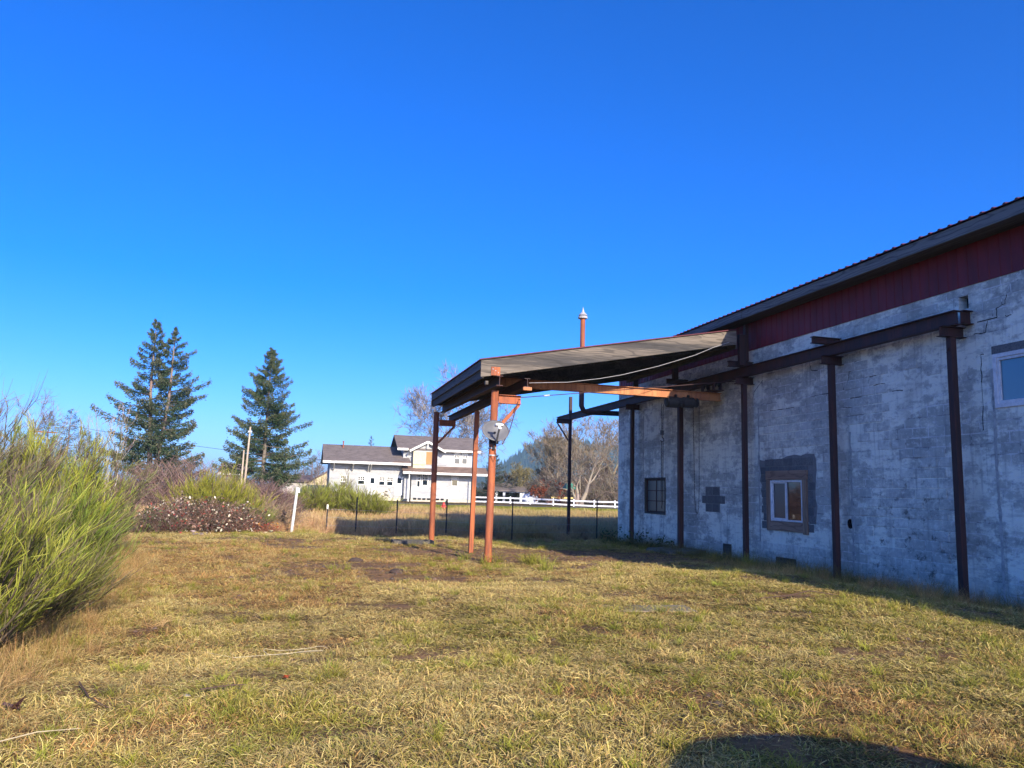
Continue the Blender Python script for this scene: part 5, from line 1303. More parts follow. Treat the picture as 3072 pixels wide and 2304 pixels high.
# conifers
conifer(-12.9, 75, 16.2, 'twin-topped tall fir at the left', 5.0, ((-.75, 0, 1.0), (.85, .3, .965)), 125, 210, seed=3, gap=.10, dark=(.052, .092, .042), warm=(.20, .17, .10))
conifer(-3.7, 80, 15.2, 'single broad fir with a dark trunk behind the pale utility pole', 5.2, ((0, 0, 1.0),), 190, 240, seed=8, gap=.04, dark=(.050, .090, .036), warm=(.18, .165, .08), droop=1.25)
for (px, py, Yd, hh, rl, sd_, lab) in ((109, 888, 105, None, 2.6, 21, 'small pointed fir left of a bushier one on the skyline'), (155, 882, 105, None, 3.6, 22, 'bushy small fir on the left skyline'), (72, 905, 120, None, 2.2, 23, 'slim conifer behind the leafless tree at far left'), (192, 930, 118, None, 2.2, 24, 'rounded young fir right of the bushy one'), (212, 934, 118, None, 1.9, 25, 'narrow young fir beside the twin-topped fir'), (803, 942, 150, None, 2.6, 26, 'fir tip showing above the white house roof')):
    a = at_y(px, py, Yd); zb = gpt(a.x, Yd).z
    conifer(a.x, Yd, a.z-zb, lab, rl, n_br=75, spr=70, seed=sd_, fine=.8, dark=(.028, .05, .036), warm=(.06, .07, .05), crown0=.03)
LN = ['leftmost, beside the bungalow roof', 'just left of the tall bare pole', "right of the single fir's trunk", "under the single fir's right branches", 'nearest the long shed roof', 'tallest beside the brown brushy tree', 'lowest, seen through the fir branches', 'touching the white house roof corner']
k = 0
for (px, py, Yd, rl) in ((525, 985, 135, 2.8), (548, 1000, 140, 2.4), (618, 990, 140, 2.8), (640, 985, 130, 3.0), (657, 992, 128, 2.6), (676, 982, 132, 2.8), (596, 1000, 150, 3.0), (690, 1000, 140, 2.5)):
    a = at_y(px, py, Yd); zb = gpt(a.x, Yd).z
    conifer(a.x, Yd, a.z-zb, 'dark conifer of the low tree line, '+LN[k], rl, n_br=50, spr=45, seed=40+k, dark=(.035, .055, .035), warm=(.06, .075, .04), crown0=.02, group='tree line conifers'); k += 1
for (px, py, Yd, sd_, lab) in ((695, 975, 120, 61, 'brown leafless brushy tree against the left end of the white house'), (690, 1000, 108, 62, 'thin leafless shrub before the yellow house')):
    a = at_y(px, py, Yd); zb = gpt(a.x, Yd).z
    bare_tree(a.x, Yd, a.z-zb, lab, ((0, 0, 1), (.3, 0, .8), (-.3, 0, .8)), .09, .4, 5, (.17, .12, .10), (.20, .14, .115), sd_, tw=.02)
# behind the house
a = at_y(985, 792, 112); zb = gpt(a.x, 112).z
bare_tree(a.x, 112, a.z-zb, 'wide spreading leafless tree rising behind the white house', ((-.28, 0, 1), (.25, .1, .95), (0, .1, .9)), .34, .50, 7, (.20, .165, .13), (.24, .205, .17), 71, tw=.042, fork=(2, 4), twigs=5)
a = at_y(1066, 985, 104); zb = gpt(a.x, 104).z
conifer(a.x, 104, a.z-zb+.5, 'drooping dark conifer at the right end of the white house', 3.4, n_br=80, spr=110, seed=73, dark=(.035, .06, .035), warm=(.09, .095, .05), crown0=.03)
# right-hand grove
grove = [(1120, 1000, 104, ((0, 0, 1), (.12, 0, .9)), .14, (.36, .32, .20), (.34, .32, .17), 81, 'olive barked leafless tree beside the pavilion'),
         (1200, 940, 118, ((0, 0, 1), (.1, 0, .9)), .17, (.34, .28, .20), (.30, .25, .18), 82, 'tall leafless tree left of the steel post and beside the blue hill'),
         (1206, 905, 112, ((.1, 0, 1), (-.12, 0, .95)), .19, (.42, .36, .26), (.34, .29, .20), 83, 'pale trunked leafless tree rising just left of the runway end post'),
         (1262, 902, 100, ((0, .1, 1), (.1, .1, .95)), .17, (.50, .43, .33), (.36, .30, .22), 84, 'white barked straight tree right of the runway end post'),
         (1318, 905, 104, ((0, .1, 1), (-.2, .1, .9)), .19, (.42, .36, .26), (.38, .32, .21), 85, 'leafless tree half hidden by the warehouse corner'),
         (1178, 1005, 124, ((0, 0, 1), (.2, 0, 1), (-.2, 0, .9)), .12, (.26, .20, .16), (.24, .18, .14), 86, 'dark brushy leafless tree behind the red bush'),
         (1300, 985, 118, ((0, 0, 1), (.2, 0, 1), (-.2, 0, .9)), .13, (.24, .18, .14), (.25, .19, .145), 87, 'brown brushy leafless tree at the back of the grove'),
         (1222, 960, 122, ((0, 0, 1), (.2, 0, 1), (-.2, 0, .9)), .13, (.25, .19, .15), (.27, .21, .155), 88, 'brown leafless tree hidden behind the runway end post'),
         (1095, 1020, 126, ((0, 0, 1), (.2, 0, 1), (-.2, 0, .9)), .12, (.24, .20, .15), (.25, .21, .14), 89, 'low leafless tree under the blue hill'),
         (1280, 1010, 128, ((0, 0, 1), (.25, 0, 1), (-.2, 0, .9)), .13, (.22, .17, .14), (.23, .17, .13), 90, 'low brown leafless tree behind the leaning trunk')]
for (px, py, Yd, tr, r_, bk, tw_, sd_, lab) in grove:
    a = at_y(px, py, Yd); zb = gpt(a.x, Yd).z
    bare_tree(a.x, Yd, a.z-zb, lab, tr, r_*.85, .33, 6, tuple(c*.68*k_ for c, k_ in zip(bk, (1, .95, .85))), tuple(c*.58*k_ for c, k_ in zip(tw_, (1.05, .95, .8))), sd_, tw=.03, group='leafless trees of the grove', twigs=8)
a = at_y(1250, 1085, 88); zb = gpt(a.x, 88).z; top = at_y(1310, 905, 88).z
bare_tree(a.x, 88, top-zb, 'big leaning pale trunked tree standing in the white rail fence line', ((.32, 0, 1), (-.26, .1, .7), (-.05, .2, .85)), .33, .30, 6, (.235, .19, .145), (.19, .15, .105), 93, tw=.032, group='leafless trees of the grove', twigs=4)
a = at_y(1186, 1058, 93); zb = gpt(a.x, 93).z
bare_tree(a.x, 93, max(3.0, at_y(1186, 1040, 93).z-zb), 'round bush with rust red dry leaves behind the rail fence', ((0, 0, 1), (.5, 0, .9), (-.5, 0, .9), (0, .4, .9)), .06, .5, 5, (.20, .13, .1), (.25, .12, .08), 95, name='red_bush', leaf=(2600, (.27, .075, .032), .10), tw=.02, group=None, catg='bush')
EN = ['behind the pavilion', 'behind the propane tank', 'above the red bush', 'behind the straight white trunk', 'behind the leaning trunk', 'touching the warehouse corner, taller', 'furthest back between two pale trunks', 'low beside the warehouse corner']
# dark evergreen understorey behind the grove
for i, (px, py, Yd) in enumerate(((1075, 1030, 135), (1140, 1042, 135), (1210, 1020, 130), (1255, 1030, 132), (1300, 1035, 130), (1335, 1000, 134), (1235, 1000, 140), (1320, 1045, 112))):
    a = at_y(px, py, Yd); zb = gpt(a.x, Yd).z
    conifer(a.x, Yd, a.z-zb, 'dark shaded evergreen '+EN[i], 3.4, n_br=45, spr=60, seed=110+i, dark=(.035, .05, .028), warm=(.075, .075, .038), crown0=.0, group='evergreens behind the grove')

for (px, Yd, rx_, hh, lab) in ((1100, 110, 6, 3.2, 'olive brown brush behind the pavilion'), (1165, 106, 6, 3.6, 'tangled brown brush behind the propane tank'), (1215, 104, 5, 5.5, 'dense brown brush behind the runway end post'), (1275, 103, 6, 5.8, 'thick grey brown brush behind the leaning trunk'), (1325, 100, 6, 5.0, 'tangled brush at the warehouse corner')):
    a = at_y(px, 1070, Yd); thicket(a.x, Yd, rx_, 2.5, hh, lab, 2600, (.19, .15, .11), None, 'brush', 'brush', w=.045, group='brush below the grove', L=(1.0, 2.6))

for o in list(COL.objects):
    if o.parent and o.name.split('.')[0] in ('woody_stem', 'side_branches', 'green_stems', 'canes', 'branches', 'leaves', 'pale_leaves', 'red_leaves', 'pink_leaves', 'dark_leaves', 'olive_leaves', 'orange_leaves', 'dry_leaves'): o['kind'] = 'stuff'

# ------------------------------------------------------------------ hill with its forest
hx, hyy = [], []
A_ = at_y(1150, 944, 1450); B_ = at_y(1078, 985, 1450)
HXC, HYC, HH = A_.x+40, 1450, A_.z
ux = np.linspace(-900, 900, 91); uy = np.linspace(-320, 240, 29); UX, UY = np.meshgrid(ux, uy)
prof = np.exp(-(np.abs(UX)/np.where(UX < 0, 150, 260))**1.9)*(1+.0)+.45*np.exp(-((UX-330)/190)**2)+.10*np.exp(-((UX+420)/260)**2)
def hill_h(X, Y):
    pf = np.exp(-(np.abs(X)/np.where(X < 0, 105, 230))**1.8)+.5*np.exp(-((X-330)/190)**2)+.12*np.exp(-((X+300)/200)**2)
    cross = np.exp(-(np.abs(Y)/170)**2.2)
    return (HH-14)*np.minimum(pf, 1.06)*cross*(.94+.12*fbm(X/90+5, Y/90, 61, 3))
Z_ = hill_h(UX, UY)-1.0
V = np.stack([(UX+HXC).ravel(), (UY+HYC).ravel(), Z_.ravel()], 1); n0 = len(ux)
ii = (np.arange(len(uy)-1)[:, None]*n0+np.arange(n0-1)[None]).ravel()
hill = np_mesh('hill', V, np.stack([ii, ii+1, ii+n0+1, ii+n0], 1), mat_mottled('forested_slope', (.028, .042, .026), (.040, .050, .028), .02, .95, .0), smooth=True); tag(hill, kind='structure')
nT = 5200; tx = rng.uniform(-420, 620, nT); ty = rng.uniform(-230, 120, nT); tz = hill_h(tx, ty)
ok = tz > 6; tx, ty, tz = tx[ok], ty[ok], tz[ok]; nT = len(tx); hh = rng.uniform(9, 19, nT); rr = hh*rng.uniform(.16, .26, nT)
V = np.zeros((nT, 6, 3)); 
for k in range(5):
    a = 2*np.pi*k/5; V[:, k] = np.stack([tx+HXC+np.cos(a)*rr, ty+HYC+np.sin(a)*rr, tz-3], 1)
V[:, 5] = np.stack([tx+HXC, ty+HYC, tz+hh], 1)
F = (np.arange(nT)*6)[:, None, None]+np.array([[k, (k+1) % 5, 5] for k in range(5)])[None]
C = jitter_col((.032, .048, .028), nT, .35).repeat(6, 0)
ft = np_mesh('hill_forest', V.reshape(-1, 3), F.reshape(-1, 3), LEAF, col=C); tag(ft, 'dense conifer forest covering the distant blue hill', 'forest', kind='stuff')
# ------------------------------------------------------------------ wire fence, posts, poles
wf = empty('wire_fence', (4, 31, -.2), 'wire fence of dark thin steel stakes beyond the lawn', 'fence')
tp = [(672, 1062, 1150), (708, 1090, 1152), (772, 1074, 1152), (859, 1080, 1152), (966, 1078, 1152), (1026, 1072, 1152), (1108, 1077, 1150), (1290, 1080, 1152)]
FY = 32.5
MAT_STAKE = mat_flat('dark_stake', (.035, .03, .03), .7)
pts = []
for i, (px, pt_, pb) in enumerate(tp[1:]):
    a = at_y(px, pt_, FY); z0 = gpt(a.x, FY).z
    m = MB(); m.box(a.x-.028, a.x+.028, FY-.006, FY+.006, z0-.3, a.z); m.box(a.x-.006, a.x+.006, FY+.0065, FY+.045, z0-.3, a.z); m.build('stake', MAT_STAKE, wf)
    if i == 0:
        m = MB(); m.box(a.x-.034, a.x+.034, FY-.011, FY-.0065, a.z-.17, a.z+.004); m.build('stake_tip', MAT_WTRIM, wf)
    pts.append((a.x, z0))
for h in (.35, .68, 1.0):
    m = MB(); m.tube([(x, FY-.012, z+h) for x, z in pts], .0035, 4); m.build('wire', MAT_GALV, wf)
b0 = gpt(-.24, 31.3)
wp_ = empty('pipe_post', b0, 'leaning white pipe post at the lawn edge left of the wire fence', 'post')
MAT_PVC = mat_mottled('white_post_paint', (.66, .66, .62), (.5, .5, .47), 4, .6, .1)
m = MB(); m.tube([(-.26, 31.3, b0.z-.2), (-.13, 31.3, 1.60)], .055, 12); m.build('pipe', MAT_PVC, wp_, smooth=False)
m = MB(); m.tube([(-.13, 31.3, 1.60), (-.127, 31.3, 1.66)], [.062, .05], 12); m.build('post_cap', MAT_PVC, wp_)
m = MB(); m.box(-.10, -.03, 31.2, 31.3, 1.45, 1.62); m.build('bracket', MAT_WTRIM, wp_)
def upole(px, ptop, Yd, lab, r=.13, lean=0.0):
    a = at_y(px, ptop, Yd); z = gpt(a.x, Yd).z
    o = empty('utility_pole', (a.x-lean, Yd, z), lab, 'utility pole', 'old wooden poles')
    m = MB(); m.tube([(a.x-lean, Yd, z-.4), (a.x, Yd, a.z)], [r*1.15, r*.85], 10); m.build('pole', mat_mottled('bleached_pole_wood', (.52, .42, .30), (.36, .28, .20), 2.5, .85, .2, (1, 1, .2)), o)
    return o, a
o, a1 = upole(541, 922, 70, 'tall pale bare pole in front of the single fir', .085, .18)
m = MB(); m.box(a1.x-.16, a1.x+.16, 69.85, 69.88, a1.z-.5, a1.z-.35); m.build('pole_plate', MAT_GALV, o)
o, a2 = upole(527, 972, 71, 'short pale pole stub beside the tall bare pole', .075, .02)
o, a3 = upole(66, 928, 78, 'light wooden pole with cross arm behind the left broom', .13, .0)
m = MB(); m.bar((a3.x-.1, 77.8, a3.z-.15), (a3.x+2.2, 77.8, a3.z-.2), .09, .11); m.build('cross_arm', MAT_RUST, o)
m = MB(); P = []
w0, w1 = Vector((a1.x-14, 70, a1.z-.6)), Vector((a1.x+18, 74, a1.z-2.6))
for i in range(17):
    t_ = i/16; q = w0.lerp(w1, t_); q.z -= 1.2*math.sin(math.pi*t_)*.6; P.append(q)
m.tube(P, .016, 4); tag(m.build('overhead_wire', MAT_STAKE, None, org=w0), 'thin overhead wire sagging past the single fir', 'wire')

# ------------------------------------------------------------------ small things on the ground
c = gpt(4.55, 9.75)
m = MB(); m.hexa([(3.95, 9.45, c.z-.1), (5.2, 9.4, c.z-.1), (5.3, 10.0, c.z-.1), (4.0, 10.15, c.z-.1), (4.0, 9.5, c.z+.012), (5.15, 9.45, c.z+.018), (5.22, 9.95, c.z+.018), (4.05, 10.08, c.z+.012)])
tag(m.build('concrete_pad', mat_mottled('old_concrete', (.27, .225, .16), (.19, .16, .085), 3, .98, .3, spec=.02), None, org=c), 'flat buried concrete pad showing through the grass', 'concrete pad')
def leafpile(x, y, n, colr, lab, name, s=.03, spread=.05):
    z = gpt(x, y).z; p = np.array([x, y, z+.06])+rng.normal(0, spread, (n, 3))*np.array([1, .6, .25]); u = rng.normal(0, 1, (n, 3))*np.array([1, 1, .4]); u /= np.linalg.norm(u, axis=1)[:, None]
    v = np.cross(u, rng.normal(0, .3, (n, 3))+np.array([0, 0, 1])); v /= np.linalg.norm(v, axis=1)[:, None]; sz = s*rng.uniform(.6, 1.2, (n, 1))
    V = np.stack([p-u*sz, p+v*sz*.6, p+u*sz, p-v*sz*.6], 1).reshape(-1, 3)
    return tag(np_mesh(name, V, np.arange(n*4).reshape(-1, 4), LEAF, None, jitter_col(colr, n, .2).repeat(4, 0), org=Vector((x, y, z))), lab, 'leaf')
r_ = at_y(628, 1483, 6.05)
leafpile(-.03, 6.75, 5, (.55, .13, .04), 'orange dead leaf lying on the lawn', 'fallen_leaf', .035, .02)
leafpile(-1.72, 5.95, 4, (.13, .06, .055), 'dark purple dead leaf at lower left', 'fallen_leaf', .07, .02)
leafpile(-.9, 30.0, 26, (.66, .60, .36), 'pale trimmed leaves heaped at the foot of white pipe post', 'leaf_heap', .09, .22)
leafpile(-3.2, 28.2, 16, (.50, .40, .30), 'withered pale leaves in front of the blackberry patch', 'leaf_heap', .09, .2)
def stick(pts, r, colr, lab, name='stick'):
    P = [gpt(x, y, dz) for x, y, dz in pts]; m = MB(); m.tube(P, [r]*(len(P)-1)+[r*.5], 6)
    tag(m.build(name, colr, None, org=P[0]), lab, 'stick')
MAT_STRAW = mat_flat('bleached_straw', (.48, .40, .25), .7); MAT_STICK = mat_flat('dark_twig', (.10, .06, .045), .8)
stick([(-1.62, 5.15, .05), (-1.40, 5.3, .07), (-1.2, 5.42, .06)], .0035, MAT_STRAW, 'bleached straw stalk lying at lower left', 'straw_stalk')
stick([(-1.5, 6.6, .06), (-1.35, 6.25, .05), (-1.15, 5.95, .04)], .0055, MAT_STICK, 'dark bent twig under the dead grass at lower left')
stick([(-.62, 6.3, .05), (-.42, 6.4, .05), (-.3, 6.42, .05)], .006, MAT_STICK, 'short dark twig left of the orange leaf')
cs = [(.05+.3*math.cos(t_*1.1), 8.0+.16*math.sin(t_*1.1), .05+.02*math.sin(3*t_)) for t_ in np.linspace(0, 5.2, 15)]+[(-.5, 7.75, .04), (-.75, 7.9, .05)]
stick(cs, .0028, MAT_STRAW, 'curled pale stem lying in a loop on the lawn', 'curled_stem')
stick([(6.2, 9.6, .06), (6.6, 9.5, .09), (7.0, 9.65, .10), (7.35, 9.5, .05)], .007, MAT_STICK, 'thin dark branch lying in the grass near the wall')
rk = MB()
def rock(x, y, s, lab, mat):
    z = gpt(x, y).z; bm = bmesh.new(); bmesh.ops.create_icosphere(bm, subdivisions=2, radius=s)
    for v in bm.verts:
        k = 1+.35*(vnoise(np.array([v.co.x/s*1.3+x]), np.array([v.co.y/s*1.3+v.co.z/s]), 5)[0]-.5); v.co = Vector((v.co.x*k*1.3, v.co.y*k, v.co.z*k*.6))
    me = bpy.data.meshes.new('stone'); bm.to_mesh(me); bm.free(); me.materials.append(mat); o = bpy.data.objects.new('stone', me); COL.objects.link(o); o.location = (x, y, z+s*.15); tag(o, lab, 'stone')
MAT_STONE = mat_mottled('field_stone', (.30, .28, .25), (.18, .16, .14), 9, .9, .3); MAT_CLOD = mat_mottled('dark_clod', (.05, .035, .028), (.09, .06, .045), 9, .95, .4)
rock(-.72, 6.32, .028, 'small round pale stone in bare soil at lower left', MAT_STONE)
rock(1.32, 18.2, .13, 'dark clod in the bare patch left of the near pole', MAT_CLOD)
rock(1.95, 15.6, .12, 'dark clod nearer the viewer in the rutted patch', MAT_CLOD)
rock(4.45, 21.75, .10, 'dark clump at the foot of the square post', MAT_CLOD)
rock(11.1, 8.6, .16, 'mossy stone at the wall foot near the right edge', MAT_STONE)
c = gpt(11.3, 22.2)
m = MB(); m.hexa([(10.6, 21.3, -.2), (11.95, 21.3, -.2), (11.95, 23.1, -.2), (10.6, 23.1, -.2), (10.75, 21.4, c.z+.10), (11.95, 21.35, c.z+.14), (11.95, 23.0, c.z+.14), (10.75, 22.9, c.z+.10)])
tag(m.build('footing', mat_mottled('mossy_footing', (.10, .10, .07), (.16, .15, .12), 4, .95, .4), None, org=c), 'mossy concrete footing under the wide runway post', 'footing')

# crumbs of soil over the bare patches
n = 9000; x = rng.uniform(-4, 11, n); y = rng.uniform(4, 28, n); k = soil_mask(x, y) > rng.uniform(.25, 1.0, n); x, y = x[k], y[k]; n = len(x)
r = rng.uniform(.006, .032, n)*np.where(y > 12, 1.4, 1); c = np.stack([x, y, gz(x, y)+r*.2], 1)
oc = np.array([[1, 0, 0], [0, 1, 0], [-1, 0, 0], [0, -1, 0], [0, 0, .7], [0, 0, -.5]], float)
V = c[:, None, :]+oc[None]*r[:, None, None]*rng.uniform(.6, 1.5, (n, 6, 1))
F = (np.arange(n)*6)[:, None, None]+np.array([[0, 1, 4], [1, 2, 4], [2, 3, 4], [3, 0, 4]])[None]
tag(np_mesh('soil_clods', V.reshape(-1, 3), F.reshape(-1, 3), BARK, col=jitter_col((.15, .10, .065), n, .4).repeat(6, 0)), 'crumbs and clods of brown soil over the bare patches', 'soil', kind='stuff')

# ------------------------------------------------------------------ an unseen car added behind the viewer to cast the lawn shadow at lower right
car = empty('added_shadow_car', (3.95, -.6, .2), 'unseen car added behind the viewer to cast the rounded shadow on the grass', 'car')
MAT_CARP = mat_flat('silver_car_paint', (.35, .36, .38), .3, .5)
secs = [(.45, .55, 1.10, .62), (.2, .55, 1.18, .80), (-.25, .5, 1.75, .84), (-.75, .5, 1.95, .86), (-1.8, .5, 1.98, .87), (-2.7, .5, 1.85, .86), (-3.1, .5, 1.2, .85), (-3.9, .5, 1.12, .80), (-4.1, .55, .9, .70)]
m = MB(); rings = []
for (yy, zb, zt, hw) in secs:
    n0 = len(m.v); belt = min(1.15, zt)
    ring = [(-hw, zb), (-hw*1.03, .75), (-hw, belt)]
    for k in range(0, 9):
        a = math.pi*k/8; ring.append((-hw*.97*math.cos(a), belt+(zt-belt)*math.sin(a)**.75 if zt > belt else belt+.04*math.sin(a)))
    ring += [(hw, belt), (hw*1.03, .75), (hw, zb)]
    m.v.extend([(3.62+x*1.22, yy+1.0, z+.1) for x, z in ring]); rings.append((n0, len(ring)))
for (a, n), (b, _) in zip(rings[:-1], rings[1:]):
    for k in range(n): m.f.append((a+k, b+k, b+(k+1) % n, a+(k+1) % n)); m.mi.append(0)
m.f.append(tuple(rings[0][0]+k for k in range(rings[0][1]))); m.mi.append(0); m.f.append(tuple(rings[-1][0]+k for k in reversed(range(rings[-1][1])))); m.mi.append(0)
m.build('body', MAT_CARP, car, smooth=True)
for yy in (-.55, -3.1):
    for s_ in (-1, 1):
        m = MB(); m.lathe((3.62+s_*.72-.11, yy+1.0, .52), [(.2, 0), (.33, .01), (.35, .05), (.35, .17), (.33, .21), (.2, .22)], 20, axis='X'); m.build('wheel', MAT_DARK, car)
# ------------------------------------------------------------------ grass: clump meshes instanced over point clouds
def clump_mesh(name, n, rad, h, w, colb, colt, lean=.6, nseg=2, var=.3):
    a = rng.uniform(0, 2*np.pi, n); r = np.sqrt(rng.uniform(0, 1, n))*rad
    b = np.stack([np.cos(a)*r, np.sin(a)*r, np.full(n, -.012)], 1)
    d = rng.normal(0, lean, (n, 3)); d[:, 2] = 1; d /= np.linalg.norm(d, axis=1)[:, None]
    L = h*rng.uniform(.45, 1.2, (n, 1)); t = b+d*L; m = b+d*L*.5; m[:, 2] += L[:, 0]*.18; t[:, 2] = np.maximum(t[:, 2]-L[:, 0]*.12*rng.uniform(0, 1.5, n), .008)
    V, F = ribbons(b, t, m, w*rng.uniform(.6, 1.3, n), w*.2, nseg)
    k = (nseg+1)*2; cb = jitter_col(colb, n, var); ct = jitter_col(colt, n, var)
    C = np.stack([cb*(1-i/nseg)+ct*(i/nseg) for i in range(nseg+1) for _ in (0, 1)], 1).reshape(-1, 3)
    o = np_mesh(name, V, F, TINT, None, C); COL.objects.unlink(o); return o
def scatter(name, label, catg, pts, rotz, scale, idx, tint, objs):
    me = bpy.data.meshes.new(name); n = len(pts)
    org = np.array([0, 0, 0.])
    me.vertices.add(n); me.vertices.foreach_set('co', np.asarray(pts, dtype=np.float32).ravel())
    for nm, ty, arr, key in (('rotz', 'FLOAT', rotz, 'value'), ('scl', 'FLOAT_VECTOR', scale, 'vector'), ('idx', 'INT', idx, 'value')):
        at = me.attributes.new(nm, ty, 'POINT'); at.data.foreach_set(key, np.ascontiguousarray(arr, dtype=np.int32 if ty == 'INT' else np.float32).ravel())
    at = me.attributes.new('tint', 'FLOAT_COLOR', 'POINT'); c4 = np.ones((n, 4), dtype=np.float32); c4[:, :3] = tint; at.data.foreach_set('color', c4.ravel())
    o = bpy.data.objects.new(name, me); COL.objects.link(o)
    coll = bpy.data.collections.new(name+'_clumps')
    for i, q in enumerate(objs): q.name = '%s_clump_%02d' % (name, i); coll.objects.link(q)
    ng = bpy.data.node_groups.new(name, 'GeometryNodeTree')
    ng.interface.new_socket('Geometry', in_out='INPUT', socket_type='NodeSocketGeometry'); ng.interface.new_socket('Geometry', in_out='OUTPUT', socket_type='NodeSocketGeometry')
    N = ng.nodes; Lk = ng.links; gi = N.new('NodeGroupInput'); go = N.new('NodeGroupOutput')
    mp = N.new('GeometryNodeMeshToPoints'); iop = N.new('GeometryNodeInstanceOnPoints'); ci = N.new('GeometryNodeCollectionInfo')
    ci.inputs['Collection'].default_value = coll; ci.inputs['Separate Children'].default_value = True; ci.inputs['Reset Children'].default_value = True
    def na(nm, ty):
        a = N.new('GeometryNodeInputNamedAttribute'); a.data_type = ty; a.inputs['Name'].default_value = nm; return a.outputs['Attribute']
    cx = N.new('ShaderNodeCombineXYZ'); Lk.new(na('rotz', 'FLOAT'), cx.inputs[2])
    Lk.new(gi.outputs[0], mp.inputs['Mesh']); Lk.new(mp.outputs[0], iop.inputs['Points']); Lk.new(ci.outputs[0], iop.inputs['Instance'])
    iop.inputs['Pick Instance'].default_value = True
    Lk.new(na('idx', 'INT'), iop.inputs['Instance Index']); Lk.new(cx.outputs[0], iop.inputs['Rotation']); Lk.new(na('scl', 'FLOAT_VECTOR'), iop.inputs['Scale'])
    Lk.new(iop.outputs[0], go.inputs[0])
    md = o.modifiers.new('scatter', 'NODES'); md.node_group = ng
    return tag(o, label, catg, kind='stuff')

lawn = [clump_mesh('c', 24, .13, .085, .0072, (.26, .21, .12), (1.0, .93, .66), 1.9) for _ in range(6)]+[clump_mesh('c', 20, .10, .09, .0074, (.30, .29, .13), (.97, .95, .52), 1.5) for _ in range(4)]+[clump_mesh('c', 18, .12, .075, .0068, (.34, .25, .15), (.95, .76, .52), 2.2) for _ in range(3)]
def visible(x, y, lo=-.12, hi=1.12):
    r = np.stack([x, y, np.full_like(x, .1-CAM_Z)], 1); cx_ = r @ W[:, 0]; cz_ = r @ W[:, 2]; u = cx_/np.maximum(cz_, .01)*F_PX+CX
    return (cz_ > .5) & (u > 3072*lo) & (u < 3072*hi)
def bank_edge(y):   # foot of the left broom bank
    return np.interp(y, [0, 5, 8, 11, 14, 18, 22, 28, 34], [-1.9, -1.9, -1.9, -2.15, -2.5, -3.0, -4.2, -5.6, -6.5])
def lawn_pts(n, y0, y1, x0, x1):
    x = rng.uniform(x0, x1, n); y = rng.uniform(y0, y1, n)
    k = visible(x, y) & (x < 11.85); x, y = x[k], y[k]
    so = soil_mask(x, y); keep = rng.uniform(0, 1, len(x)) > np.clip(so*1.3*sstep(.10, .5, so), 0, .90)
    return x[keep], y[keep]
X_, Y_, S_ = [], [], []
for (n, ya, yb, xa, xb, s) in ((29000, 3.6, 8, -6, 9, 1.0), (38000, 8, 15, -7, 12, 1.05), (42000, 15, 24, -9, 12, 1.3), (26000, 24, 34, -10, 12, 1.6)):
    x, y = lawn_pts(n, ya, yb, xa, xb); X_.append(x); Y_.append(y); S_.append(np.full(len(x), s))
x = np.concatenate(X_); y = np.concatenate(Y_); s = np.concatenate(S_); n = len(x)
g_ = green_mask(x, y); r_ = rust_mask(x, y); so_ = soil_mask(x, y)
u = rng.uniform(0, 1, n); isg = u < g_*.42+.03; isr = (~isg) & (rng.uniform(0, 1, n) < .12+.75*r_)
idx = np.where(isg, rng.integers(6, 10, n), np.where(isr, rng.integers(10, 13, n), rng.integers(0, 6, n)))
tint = np.where(isg[:, None], jitter_col((.42, .38, .135), n, .3, .1), np.where(isr[:, None], jitter_col((.58, .42, .22), n, .4), jitter_col((.70, .56, .28), n, .5, .07)))
hn = .35+.95*fbm(x*.9, y*.9, 71, 3); tuft = sstep(.58, .74, fbm(x*1.9, y*1.9, 75, 3))
sz = s*rng.uniform(.75, 1.25, n); scl = np.stack([sz, sz, sz*.86*hn*(1+.8*tuft)*(1-.6*so_)], 1)
z = gz(x, y)
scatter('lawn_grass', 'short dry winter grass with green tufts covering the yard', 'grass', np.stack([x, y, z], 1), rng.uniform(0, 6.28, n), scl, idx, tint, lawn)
# greener longer tufts
tuftm = [clump_mesh('t', 46, .07, .17, .0055, (.36, .38, .15), (.98, .98, .50), .7, 3) for _ in range(4)]+[clump_mesh('t', 40, .08, .15, .005, (.55, .48, .28), (1, .9, .6), .7, 3) for _ in range(3)]
n = 2600; x = rng.uniform(-5, 11.6, n); y = 3.8+26*rng.uniform(0, 1, n)**1.3; k = visible(x, y) & (rng.uniform(0, 1, n) < .25+.75*fbm(x*1.1, y*1.1, 83, 3)) & (soil_mask(x, y) < .5); x, y = x[k], y[k]
ex = [(5.45, 18.2), (5.7, 18.0), (5.6, 18.5), (5.3, 17.9), (4.35, 18.3), (4.75, 18.5), (5.0, 15.9), (5.1, 15.75), (4.1, 19.4), (-.2, 30.6), (.3, 30.9), (.1, 30.5), (.6, 30.7), (10.9, 17.3), (11.2, 17.9), (11.3, 18.3), (11.4, 19.2), (10.9, 18.9), (11.5, 16.4), (11.5, 15.5), (5.5, 18.25), (5.62, 18.1), (5.48, 18.4)]
x = np.concatenate([x, [e[0] for e in ex]]); y = np.concatenate([y, [e[1] for e in ex]]); n = len(x); big = np.concatenate([np.zeros(n-len(ex)), np.ones(len(ex))])
isg = (rng.uniform(0, 1, n) < .35+.5*green_mask(x, y)) | (big > 0)
sz = rng.uniform(.55, 1.0, n)*np.where(y > 15, 1.25, 1)*(1+1.1*big); idx = np.where(isg, rng.integers(0, 4, n), rng.integers(4, 7, n))
tint = np.where(isg[:, None], jitter_col((.40, .39, .11), n, .25), jitter_col((.58, .47, .27), n, .25))
scatter('grass_tufts', 'longer green and straw grass tufts dotted over the yard', 'grass', np.stack([x, y, gz(x, y)], 1), rng.uniform(0, 6.28, n), np.stack([sz]*3, 1), idx, tint, tuftm)
